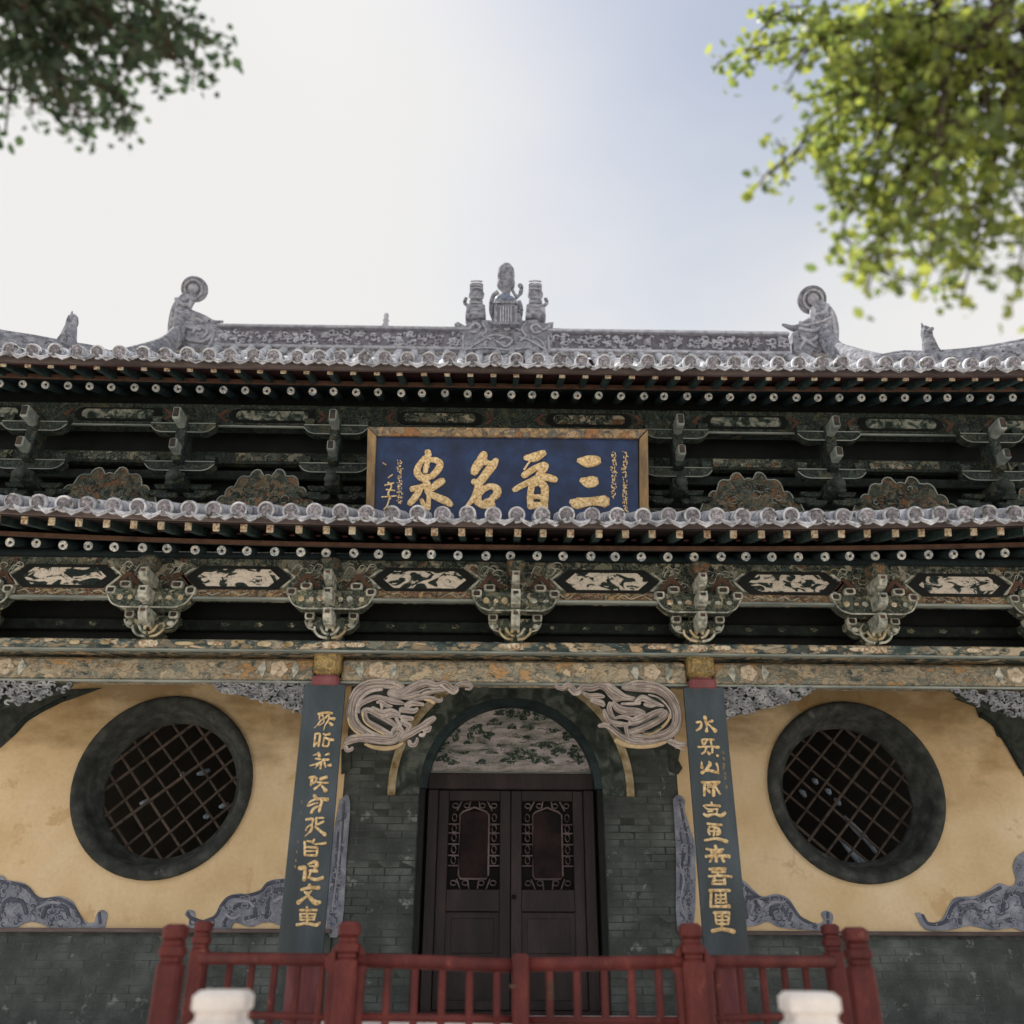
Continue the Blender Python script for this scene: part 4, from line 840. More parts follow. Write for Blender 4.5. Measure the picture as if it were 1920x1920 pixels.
# ---- second storey body
YS = 8.12
b = MB(); b.box(0, YS+.1, 5.95, 12.2, .12, 1.7); part(b, 'upper_wall', 'black', H)
b = MB(); b.box(0, 7.94, 6.36, 12.0, .16, .25, bev=.01); up1 = part(b, 'upper_purlin', 'brk_up', H)
b = MB(); b.box(0, 7.86, 6.225, 12.0, .03, .014, bev=.004); part(b, 'purlin_moulding', 'mould', up1)
b = MB(); b.box(0, 8.0, 5.925, 12.0, .10, .13, bev=.01); up2 = part(b, 'upper_tie_beam', 'brk_up', H)
b = MB(); b.box(0, 8.02, 5.28, 12.0, .2, .26, bev=.01); part(b, 'upper_sill_beam', 'paint_dark', H)
b = MB(); b.box(0, 8.05, 5.77, 12.0, .05, .10, bev=.01); part(b, 'upper_rail', 'black_green', H)
def pill(cx, cz, w, h, y, n=7):
    pts = []
    for s_, a0 in ((1, -math.pi/2), (-1, math.pi/2)):
        for k in range(n+1): a = a0+math.pi*k/n; pts.append((cx+s_*0+(w-h)*s_+h*math.cos(a) if s_ > 0 else cx-(w-h)+h*math.cos(a), y, cz+h*math.sin(a)))
    return pts
for cx in (-3.95, -2.42, -.75, .75, 2.33, 3.9, -5.3, 5.3):
    b = MB(); b.prism(pill(cx, 6.345, .43, .075, 7.846), .014); pn = part(b, 'panel_surround', 'black', up1)
    b = MB(); b.prism(pill(cx, 6.343, .36, .052, 7.836), .012); part(b, 'painted_panel', 'panel_faded' if abs(cx) > .8 else 'paint_dark', pn)
    for sx in (-1, 1):
        b = MB(); q = cx+sx*.50; b.prism([(q-sx*.06, 7.85, 6.28), (q+sx*.0, 7.85, 6.345), (q-sx*.06, 7.85, 6.41), (q-sx*.02, 7.85, 6.41), (q+sx*.05, 7.85, 6.345), (q-sx*.02, 7.85, 6.28)], .01); part(b, 'painted_chevron', 'strip_red', pn)
    b = MB(); b.box(cx, 7.945, 5.925, .70, .02, .09, bev=.006); pq = part(b, 'beam_panel', 'paint_dark', up2)
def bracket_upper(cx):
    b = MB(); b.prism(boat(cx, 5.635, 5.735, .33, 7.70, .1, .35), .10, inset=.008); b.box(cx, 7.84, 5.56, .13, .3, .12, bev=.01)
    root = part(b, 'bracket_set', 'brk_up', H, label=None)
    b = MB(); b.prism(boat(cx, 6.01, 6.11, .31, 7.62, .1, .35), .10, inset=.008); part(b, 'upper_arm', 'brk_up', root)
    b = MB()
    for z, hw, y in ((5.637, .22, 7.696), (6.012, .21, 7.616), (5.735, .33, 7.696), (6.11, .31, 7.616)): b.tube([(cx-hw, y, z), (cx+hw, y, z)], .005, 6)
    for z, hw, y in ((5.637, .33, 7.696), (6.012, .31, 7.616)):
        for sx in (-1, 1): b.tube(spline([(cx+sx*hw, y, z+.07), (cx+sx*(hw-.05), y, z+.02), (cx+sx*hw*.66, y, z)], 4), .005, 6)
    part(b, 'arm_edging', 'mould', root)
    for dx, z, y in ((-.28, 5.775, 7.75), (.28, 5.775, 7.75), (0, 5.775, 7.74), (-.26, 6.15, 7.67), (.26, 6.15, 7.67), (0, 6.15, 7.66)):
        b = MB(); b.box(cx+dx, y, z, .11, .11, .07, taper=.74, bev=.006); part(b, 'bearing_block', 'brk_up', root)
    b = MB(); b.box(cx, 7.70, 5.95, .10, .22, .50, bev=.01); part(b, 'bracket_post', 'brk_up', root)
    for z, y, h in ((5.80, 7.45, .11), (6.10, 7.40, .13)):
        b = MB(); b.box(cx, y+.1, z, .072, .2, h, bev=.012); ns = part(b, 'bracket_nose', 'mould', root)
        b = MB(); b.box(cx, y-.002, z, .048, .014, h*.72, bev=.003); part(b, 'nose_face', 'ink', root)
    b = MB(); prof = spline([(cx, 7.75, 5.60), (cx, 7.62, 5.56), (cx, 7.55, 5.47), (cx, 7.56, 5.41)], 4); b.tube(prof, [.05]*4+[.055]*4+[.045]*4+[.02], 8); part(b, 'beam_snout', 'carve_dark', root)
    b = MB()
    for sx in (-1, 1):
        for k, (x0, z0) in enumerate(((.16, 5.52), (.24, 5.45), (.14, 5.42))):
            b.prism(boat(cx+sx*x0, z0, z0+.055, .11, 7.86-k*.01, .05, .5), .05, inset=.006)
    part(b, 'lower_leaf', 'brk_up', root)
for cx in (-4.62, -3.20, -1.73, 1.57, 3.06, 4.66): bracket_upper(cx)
# carved cloud boards at the foot of the upper storey
def cloud_board(cx, w, h, z0=5.36):
    pts = []; lob = [(-.86, .10, .16), (-.70, .34, .17), (-.48, .60, .20), (-.22, .78, .20), (.0, .70, .15), (.22, .80, .20), (.50, .62, .20), (.71, .35, .17), (.87, .11, .16)]
    pts.append((-1.02, 0))
    for x, z, r_ in lob:
        a0 = math.pi*(.95 if x < -.1 else (.75 if x < .1 else .62)); a1 = math.pi*(.38 if x < -.1 else (.25 if x < .1 else .05))
        for k in range(5): a = a0+(a1-a0)*k/4; pts.append((x+r_*.72*math.cos(a), z+r_*1.1*math.sin(a)))
    pts.append((1.02, 0))
    b = MB(); b.prism([(cx+x*w, 7.90, z0+z*h) for x, z in pts], .06, inset=.006); o = part(b, 'cloud_board', 'mount', H)
    b = MB(); b.tube([(cx+x*w, 7.894, z0+z*h) for x, z in pts], .007, 6); part(b, 'cloud_edge', 'mould', o)
    for k in range(16):
        a = R.uniform(-.8, .8)*w; r_ = R.uniform(.025, .06); zm = h*(1-abs(a)/w*.95)*.85; z = z0+R.uniform(.05, max(.08, zm))
        if z+r_ > z0+h*(1-abs(a)/w)*.98: continue
        q = MB(); a0 = R.uniform(0, 6.3); sp = R.choice((-1, 1)); q.tube([(cx+a+r_*(1-.08*j)*math.cos(a0+sp*j*.6)*1.2, 7.894, z+r_*(1-.08*j)*math.sin(a0+sp*j*.6)) for j in range(9)], .0055, 5); part(q, 'cloud_line', R.choice(('mould', 'brk', 'strip_red', 'brk_up')), o)
for cx, w, h in ((-3.93, .50, .40), (-2.40, .47, .40), (-.9, .4, .3), (.9, .4, .3), (2.30, .50, .43), (3.80, .52, .40), (5.2, .4, .36), (-5.3, .4, .36)): cloud_board(cx, w, h)
# ---- main ridge
YR = 9.5; ZR0, ZR1 = 8.36, 8.66
for x0, x1 in ((-3.74, -.52), (.45, 3.54)):
    b = MB(); b.box((x0+x1)/2, YR+.06, (ZR0+ZR1)/2, x1-x0, .14, ZR1-ZR0, bev=.01); rg = part(b, 'main_ridge', 'ridge_deep', H)
    b = MB(); b.tube([(x0, YR+.02, ZR1+.015), (x1, YR+.02, ZR1+.015)], .05, 10); b.box((x0+x1)/2, YR-.03, ZR1-.012, x1-x0, .08, .035, bev=.008); b.box((x0+x1)/2, YR-.01, ZR0-.01, x1-x0, .10, .05, bev=.01); part(b, 'ridge_moulding', 'ridge_carve', rg)
    # carved leaves and curls in relief
    n_ = int((x1-x0)/.31)
    for i in range(n_):
        b = MB(); cx = x0+(i+.5)*(x1-x0)/n_; cz = (ZR0+ZR1)/2
        for k in range(13):
            a0 = R.uniform(0, 6.3); px_, pz_ = cx+R.uniform(-.15, .15), cz+R.uniform(-.10, .09); sp = R.choice((-1, 1)); r_ = R.uniform(.025, .06)
            pts = [(px_+r_*(1-.09*j)*math.cos(a0+sp*j*.65), YR-.018-R.uniform(0, .004), pz_+r_*(1-.09*j)*math.sin(a0+sp*j*.65)) for j in range(9)]
            b.tube(pts, [.008+.010*math.sin(j/8*math.pi) for j in range(9)], 6)
        for k in range(3):
            px_, pz_ = cx+R.uniform(-.13, .13), cz+R.uniform(-.06, .06); b.lathe([(.001, -.03), (.02, -.022), (.034, 0)], (px_, YR-.008, pz_), 9, Matrix.Rotation(-math.pi/2, 3, 'X'), 1, R.uniform(.6, 1.2))
        part(b, 'ridge_carving', 'ridge_carve', rg)
# small figure on the left ridge
b = MB(); b.lathe([(.05, 8.66), (.055, 8.70), (.03, 8.76), (.045, 8.80), (.02, 8.83), (.035, 8.86), (.03, 8.90), (.001, 8.92)], (-1.62, YR, 0), 10); part(b, 'small_finial', 'ridge_carve', H)
# ---- ridge end dragons with round tails
def mir(pts, m): return pts
def ridge_end(base, body, bodyw, disc, discr, arm, armw, lines, name='ridge_dragon', lab=None):
    b = MB(); b.prism([W(p[0], p[1], YR-.02) for p in base], .22, inset=.015); root = part(b, name, 'ridge', H, label=lab)
    b = MB(); brush(b, body, bodyw, y=YR+.05, flat=.6, sides=12); part(b, 'dragon_body', 'ridge', root)
    b = MB(); brush(b, arm, armw, y=YR+.02, flat=.8, sides=10); part(b, 'dragon_jaw', 'ridge', root)
    cc = W(disc[0], disc[1], YR+.04); r_ = (W(disc[0]+discr, disc[1], YR+.04)-cc).length
    b = MB(); b.lathe([(r_, -.06), (r_*1.02, -.02), (r_, .02), (r_*.82, .035), (r_*.76, .015), (r_*.4, .02), (r_*.34, .04), (r_*.05, .045)], cc, 24, Matrix.Rotation(math.radians(122), 3, 'X')); part(b, 'dragon_tail_disc', 'ridge', root)
    b = MB(); rt = Matrix.Rotation(math.radians(122), 3, 'X'); b.tube([cc+rt @ Vector((r_*.68*math.cos(k*.35), r_*.68*math.sin(k*.35), .028)) for k in range(18)], .02, 6, closed=True); b.lathe([(r_*.45, .02), (r_*.40, .05), (r_*.2, .07), (.005, .075)], cc, 14, rt); part(b, 'disc_relief', 'ridge_carve', root)
    b = MB()
    for pts, w in lines: brush(b, pts, w, y=YR-.03, flat=.7, sides=7)
    part(b, 'dragon_relief', 'ridge_carve', root)
    return root
ridge_end([(317, 655), (316, 622), (345, 600), (385, 602), (418, 612), (414, 640), (412, 655)], [(334, 640), (336, 605), (342, 575), (356, 555)], [20, 21, 19, 15], (364, 542), 24,
          [(350, 592), (378, 600), (400, 607), (417, 603)], [15, 12, 8, 3],
          [([(330, 560), (345, 572), (362, 568)], 4), ([(335, 585), (355, 590), (380, 603)], 3.5), ([(325, 600), (345, 612), (375, 618)], 4), ([(335, 622), (350, 636), (380, 640), (398, 628)], 4), ([(340, 645), (342, 620)], 3), ([(322, 640), (328, 600), (334, 560)], 3), ([(395, 645), (402, 620)], 3), ([(355, 575), (360, 560)], 4), ([(360, 625), (372, 612), (388, 622), (378, 634)], 3.5)], lab='left ridge end dragon with a round curled tail')
ridge_end([(1490, 662), (1486, 622), (1508, 612), (1540, 600), (1562, 606), (1570, 640), (1572, 662)], [(1552, 650), (1552, 615), (1546, 590), (1534, 572)], [19, 21, 20, 15], (1523, 562), 26,
          [(1536, 600), (1512, 610), (1490, 616), (1468, 609)], [15, 11, 7, 3],
          [([(1552, 572), (1545, 585), (1530, 590)], 4), ([(1560, 595), (1540, 602), (1510, 610), (1500, 604)], 3.5), ([(1550, 610), (1525, 620), (1500, 616)], 4), ([(1540, 626), (1520, 640), (1504, 634)], 4), ([(1558, 580), (1564, 610), (1568, 640)], 3), ([(1524, 580), (1524, 600)], 6), ([(1500, 655), (1510, 640), (1530, 650)], 3.5)], lab='right ridge end dragon with a round curled tail')
# descending ridges, then the corner ridges
def ridge_run(pts, r_, lab=None):
    P3 = spline([W(a, q, y) for a, q, y in pts], 5)
    b = MB(); b.tube(P3, r_, 10); b.tube([p+Vector((0, 0, -r_*1.2)) for p in P3], r_*1.1, 8); b.tube([p+Vector((0, 0, r_*1.0)) for p in P3], r_*.45, 8); part(b, 'hip_ridge', 'ridge', H)
ridge_run([(338, 618, 9.45), (310, 643, 9.2), (282, 656, 8.8), (240, 668, 8.4), (200, 676, 8.2)], .085)
ridge_run([(210, 676, 8.0), (170, 664, 7.95), (120, 656, 7.8), (60, 645, 7.6), (0, 636, 7.4), (-90, 618, 7.1)], .075)
ridge_run([(1545, 625, 9.45), (1572, 655, 9.2), (1604, 668, 8.8), (1650, 680, 8.4), (1690, 685, 8.2)], .085)
ridge_run([(1640, 684, 8.0), (1690, 674, 7.95), (1740, 674, 7.8), (1810, 670, 7.6), (1870, 662, 7.4), (1930, 651, 7.25), (2010, 634, 7.1)], .075)
def beast(px, py, y, s, lab):
    o_ = W(px, py, y); b = MB()
    b.lathe([(.11*s, -.10), (.12*s, 0), (.10*s, .06*s), (.085*s, .16*s), (.07*s, .24*s), (.075*s, .30*s), (.06*s, .37*s), (.02*s, .42*s)], o_, 12); b.tube([o_+Vector((0, -.06, .28*s)), o_+Vector((.02, -.13*s, .30*s))], [.035*s, .02*s], 8)
    b.tube([o_+Vector((-.02, 0, .36*s)), o_+Vector((-.03, 0, .47*s))], [.03*s, .008*s], 6); part(b, 'hip_beast', 'ridge', H, label=lab)
beast(126, 640, 7.8, .82, 'small crouching beast on the left hip ridge'); beast(1746, 662, 7.8, .82, 'small crouching beast on the right hip ridge')
# ---- central ridge finial
b = MB(); base = [(862, 662), (862, 622), (852, 606), (858, 602), (872, 610), (884, 600), (896, 598), (925, 600), (930, 585), (975, 585), (980, 600), (1006, 598), (1020, 606), (1032, 603), (1038, 603), (1036, 620), (1036, 662)]
b.prism([W(p[0], p[1], YR-.05) for p in base], .26, inset=.012); FN = part(b, 'ridge_finial', 'ridge', H, label='central ridge finial with shrine and three towers')
YF = YR-.07
b = MB()
for pts, w in [([(870, 660), (900, 640), (925, 628), (950, 632)], 2.5), ([(1030, 660), (1000, 642), (975, 632)], 2.5), ([(880, 655), (915, 652), (950, 656), (990, 652)], 2), ([(866, 612), (880, 616), (890, 606), (900, 612), (894, 622), (882, 622)], 3), ([(1030, 612), (1018, 618), (1006, 608), (996, 614), (1002, 624), (1014, 622)], 3), ([(905, 606), (912, 620), (905, 630), (920, 636)], 2.5), ([(985, 606), (978, 618), (986, 630), (976, 638)], 2.5), ([(925, 618), (940, 612), (950, 618), (962, 612), (975, 620)], 3), ([(932, 640), (948, 650), (960, 638), (948, 632), (936, 636)], 2.5), ([(868, 630), (868, 655)], 2), ([(1028, 630), (1030, 655)], 2), ([(1000, 632), (1015, 640), (1022, 652)], 2)]: brush(b, pts, w, y=YF+.01, flat=.8, sides=6)
part(b, 'finial_relief', 'ridge_carve', FN)
def wx(px, py): return W(px, py, YR)
p = wx(948, 612)
# shrine box
b = MB(); b.box(p.x, YR, p.z+.10, .30, .22, .34, bev=.01); b.box(p.x, YR-.01, p.z+.28, .34, .26, .03, bev=.006); b.box(p.x, YR-.01, p.z+.32, .28, .22, .03, bev=.006); b.box(p.x, YR-.01, p.z-.06, .36, .28, .04, bev=.006); part(b, 'shrine_box', 'ridge', FN)
b = MB(); b.box(p.x, YR-.112, p.z+.10, .22, .012, .27); part(b, 'shrine_niche', 'ridge_deep', FN)
for k in range(5):
    b = MB(); b.box(p.x-.066+k*.033, YR-.122, p.z+.10, .020, .014, .25, bev=.004); part(b, 'niche_slat', 'ridge_carve', FN)
b = MB(); b.tube(spline([(p.x-.12, YR-.02, p.z+.37), (p.x-.04, YR-.04, p.z+.43), (p.x+.06, YR-.04, p.z+.40), (p.x+.13, YR-.02, p.z+.38)], 4), [.03, .05, .055, .05, .05, .055, .05, .05, .05, .045, .04, .03, .02], 8); part(b, 'blue_beast', 'glaze_blue', FN)
b = MB(); b.lathe([(.06, .40), (.055, .50), (.07, .55), (.115, .60), (.12, .66), (.09, .68), (.11, .70), (.115, .78), (.105, .86), (.07, .92), (.01, .94)], (p.x, YR, p.z), 16)
b.tube(spline([(p.x+.10, YR, p.z+.66), (p.x+.09, YR, p.z+.54), (p.x+.14, YR, p.z+.44)], 4), .02, 6); b.tube(spline([(p.x+.13, YR, p.z+.42), (p.x+.19, YR, p.z+.50), (p.x+.20, YR, p.z+.60), (p.x+.16, YR, p.z+.63)], 4), [.02]*4+[.03]*8+[.015], 6)
b.tube(spline([(p.x-.14, YR+.05, p.z+.1), (p.x-.19, YR+.05, p.z+.28), (p.x-.17, YR+.03, p.z+.46), (p.x-.10, YR, p.z+.52)], 4), .03, 7); b.tube(spline([(p.x+.17, YR+.05, p.z+.1), (p.x+.20, YR+.05, p.z+.28), (p.x+.17, YR+.03, p.z+.40)], 4), .03, 7)
b.v = [Vector((v.x, v.y, p.z+(v.z-p.z)*1.07)) for v in b.v]
part(b, 'finial_head', 'ridge', FN)
for px_, s_ in ((892, -1), (1004, 1)):
    p = wx(px_, 600); b = MB(); k0 = len(b.v)
    b.box(p.x, YR, p.z+.10, .20, .18, .24, taper=1.15, bev=.02); b.box(p.x, YR, p.z+.24, .15, .15, .10, bev=.01); b.lathe([(.07, .28), (.065, .36), (.085, .40), (.09, .46), (.07, .48)], (p.x, YR, p.z), 12); b.box(p.x+s_*.0, YR, p.z+.55, .15, .13, .15, bev=.03)
    b.tube(spline([(p.x+s_*.09, YR, p.z+.24), (p.x+s_*.13, YR, p.z+.30), (p.x+s_*.115, YR, p.z+.38)], 4), .022, 6)
    b.v = [Vector((p.x+(v.x-p.x)*1.15, v.y, p.z+(v.z-p.z)*.92)) for v in b.v]
    tw = part(b, 'finial_tower', 'ridge', FN)
    b = MB()
    for z in (.02, .08, .14, .20, .28, .43, .48, .55): b.tube([(p.x-.075+R.uniform(-.01, .01), YR-.09, p.z+z), (p.x, YR-.105, p.z+z+R.uniform(-.01, .015)), (p.x+.075, YR-.09, p.z+z)], .011, 6)
    part(b, 'tower_relief', 'ridge_carve', FN)
# ---- carved corner brackets under the lintel: two dragons
YG = 7.58
def carving(ox, oy, sc, items, name, lab, ground=None):
    root = None
    allb = {}
    solo = []
    for k, (pts, w, lay, mt) in enumerate(items):
        if mt in ('carve_hi', 'carve_dark'): b = MB(); solo.append((mt, b))
        else: b = allb.setdefault(mt, MB())
        brush(b, [(ox+a/sc, oy+q/sc) for a, q in pts], [v*1.2/sc for v in w] if isinstance(w, list) else w*1.15/sc, y=YG-lay*.012-k*.0006, flat=.36, sides=10)
    gb = {'carve_line': MB(), 'carve': allb['carve']}
    for k, (pts, w, lay, mt) in enumerate(items):
        wl = w if isinstance(w, list) else [w]*len(pts)
        if mt != 'carve' or max(wl) < 24 or len(pts) < 3: continue
        Q = spline([Vector((a, q, ww*1.2)) for (a, q), ww in zip(pts, wl)], 5)
        for f in ((-.62, -.2, .25, .62) if max(wl) > 40 else (-.45, .3)):
            P3 = []; r3 = []; nq = len(Q)
            for i_, v in enumerate(Q):
                d = (Q[min(i_+1, nq-1)]-Q[max(i_-1, 0)]); d.z = 0
                if d.length < 1e-6: continue
                d.normalize(); ph = f+.10*math.sin(i_*.35+k)
                a = W(ox+(v.x-d.y*v.z*ph)/sc, oy+(v.y+d.x*v.z*ph)/sc, YG-lay*.012-k*.0006)
                rw = v.z/sc*.0052*.36*math.sqrt(max(.05, 1-ph*ph))
                P3.append(a-Vector((0, rw*.93, 0))); r3.append(.0035*math.sin(math.pi*(i_+.6)/(nq+.2))**.5+.0004)
            if len(P3) > 3: gb['carve_line' if f in (-.2, .62, .3) else 'carve'].tube(P3, r3, 5)
    allb['carve_line'] = allb.get('carve_line', MB())
    o_ = len(allb['carve_line'].v); allb['carve_line'].v += gb['carve_line'].v; allb['carve_line'].f += [tuple(i+o_ for i in f) for f in gb['carve_line'].f]; allb['carve_line'].sm += gb['carve_line'].sm
    for mt, b in allb.items():
        if root is None:
            root = part(b, name, mt, H, label=lab)
            if ground:
                g = MB()
                for poly in ground: g.prism([W(ox+a/sc, oy+q/sc, YG+.03) for a, q in poly], .03)
                part(g, 'carving_ground', 'carve_dark', root)
        else: part(b, 'carved_groove', mt, root)
    for mt, b in solo: part(b, 'carved_edge', mt, root)
    return root
LD = [
 ([(820, 215), (700, 170), (560, 160), (400, 170), (260, 250), (170, 370), (125, 520), (130, 660), (200, 770), (330, 850), (450, 880), (560, 885)], [62, 62, 62, 60, 58, 56, 52, 50, 48, 40, 28, 14], 0, 'carve'),
 ([(560, 240), (440, 255), (330, 310), (250, 400), (215, 500), (205, 620), (270, 730), (400, 820), (520, 860)], [20, 22, 22, 20, 20, 18, 18, 16, 10], 2, 'carve'),
 ([(110, 370), (190, 230), (300, 150), (420, 112), (600, 105)], 10, 2.2, 'carve'),
 ([(90, 640), (120, 740), (200, 830), (290, 880)], 12, 2, 'carve_hi'),
 ([(60, 980), (120, 940), (250, 910), (400, 915), (560, 930), (700, 930), (780, 880), (810, 790)], [40, 50, 50, 60, 62, 62, 55, 40], 1, 'carve'),
 ([(330, 1000), (450, 1040), (600, 1058), (740, 1040), (850, 985)], [14, 24, 28, 24, 12], .5, 'carve_hi'),
 ([(400, 960), (560, 985), (700, 970), (800, 910), (830, 830)], 12, 2.4, 'carve'),
 ([(800, 900), (930, 850), (1040, 800), (1130, 750), (1200, 690), (1285, 640)], [60, 55, 42, 42, 42, 32], 1.4, 'carve'),
 ([(1150, 800), (1200, 800), (1235, 760)], [30, 34, 18], 1.2, 'carve'),
 ([(940, 960), (960, 1005), (1010, 1010), (1045, 960), (1050, 920)], [24, 26, 24, 20, 14], 1.2, 'carve'),
 ([(1090, 870), (1130, 880), (1150, 850)], 22, 1.2, 'carve'),
 ([(60, 1040), (80, 1085), (140, 1070), (150, 1045)], [28, 24, 22, 16], 1.2, 'carve'),
 ([(680, 290), (800, 320), (900, 280), (1000, 220), (1100, 165), (1200, 150), (1300, 190), (1370, 175), (1440, 150), (1500, 200), (1550, 250), (1600, 200), (1660, 160), (1730, 160), (1790, 190), (1780, 235), (1720, 235)], [50, 62, 62, 58, 48, 44, 40, 34, 32, 36, 38, 30, 30, 34, 26, 18, 12], 1.2, 'carve'),
 ([(1370, 175), (1500, 270), (1560, 290), (1610, 250), (1610, 215)], [14, 18, 20, 16, 10], 2, 'carve'),
 ([(840, 350), (960, 340), (1080, 310), (1200, 270), (1320, 255), (1440, 245)], [30, 42, 46, 44, 34, 16], 1.6, 'carve'),
 ([(1090, 300), (1160, 250), (1240, 238)], 6, 3, 'carve_dark'),
 ([(1000, 380), (1120, 365), (1240, 360), (1330, 395), (1385, 390), (1392, 350)], [16, 24, 26, 26, 18, 6], 2, 'carve'),
 ([(1150, 385), (1220, 395), (1280, 430)], [8, 16, 20], 2.4, 'carve_hi'),
 ([(245, 560), (240, 490), (290, 430), (400, 375), (500, 350), (600, 360)], [14, 24, 30, 36, 30, 20], 1, 'carve'),
 ([(600, 365), (700, 400), (790, 420), (870, 440)], [28, 36, 32, 14], 2, 'carve'),
 ([(500, 420), (560, 410), (620, 460), (700, 475)], [18, 26, 26, 12], 1.4, 'carve'),
 ([(550, 420), (560, 480), (560, 530)], [20, 18, 10], 1.6, 'carve'),
 ([(300, 600), (320, 540), (380, 530), (450, 560), (560, 620), (680, 690), (780, 760)], [24, 36, 34, 34, 36, 34, 26], 1.6, 'carve'),
 ([(330, 540), (340, 620), (380, 690), (500, 760), (620, 830), (700, 860)], [20, 22, 26, 30, 28, 20], 2, 'carve'),
 ([(300, 560), (300, 640), (350, 720), (470, 800), (590, 860)], 9, 2.8, 'carve_hi'),
 ([(430, 490), (560, 560), (680, 540), (800, 580)], [16, 34, 36, 24], 1.8, 'carve'),
 ([(560, 640), (700, 600), (820, 620)], [20, 28, 18], 2.2, 'carve'),
 ([(830, 520), (920, 530), (1000, 540), (1050, 510)], [36, 36, 34, 22], 2, 'carve'),
 ([(900, 460), (980, 430), (1060, 440), (1130, 450)], [34, 38, 28, 22], 2, 'carve'),
 ([(840, 630), (920, 640), (980, 645)], [32, 30, 28], 2, 'carve'),
 ([(760, 640), (790, 700), (820, 740)], 22, 2.6, 'carve'),
 ([(840, 680), (900, 720), (940, 740), (920, 810)], [32, 34, 28, 24], 1.6, 'carve'),
 ([(700, 840), (730, 790), (800, 770), (840, 820), (810, 900)], [18, 24, 28, 24, 18], 2, 'carve'),
 ([(400, 605), (480, 640), (580, 705), (640, 730)], 10, 3.4, 'carve_dark'),
 ([(150, 440), (175, 560), (170, 660), (240, 770)], 6, 3.2, 'carve_line'),
 ([(300, 200), (430, 165), (600, 170), (720, 190)], 6, 1.7, 'carve_line'),
 ([(900, 300), (1050, 240), (1180, 200)], 6, 1.7, 'carve_line'),
 ([(300, 920), (500, 930), (680, 930), (760, 870)], 5, 2.9, 'carve_line'),
]
M['carve_hi'] = material('ochre carved edge', [(.3, c('#b09a7a')), (.7, c('#d0bb95'))], 10, .8, .4, 70, vary=.15)
M['carve_line'] = material('carved groove shade', [(.3, c('#7d6f6a')), (.7, c('#94847d'))], 10, .8, .4, 70, vary=.15)
carving(640, 1260, 7.385, LD, 'dragon_bracket', 'carved wooden dragon bracket left of the door arch', ground=[[(180, 190), (300, 100), (800, 110), (900, 400), (860, 760), (500, 860), (180, 700)]])
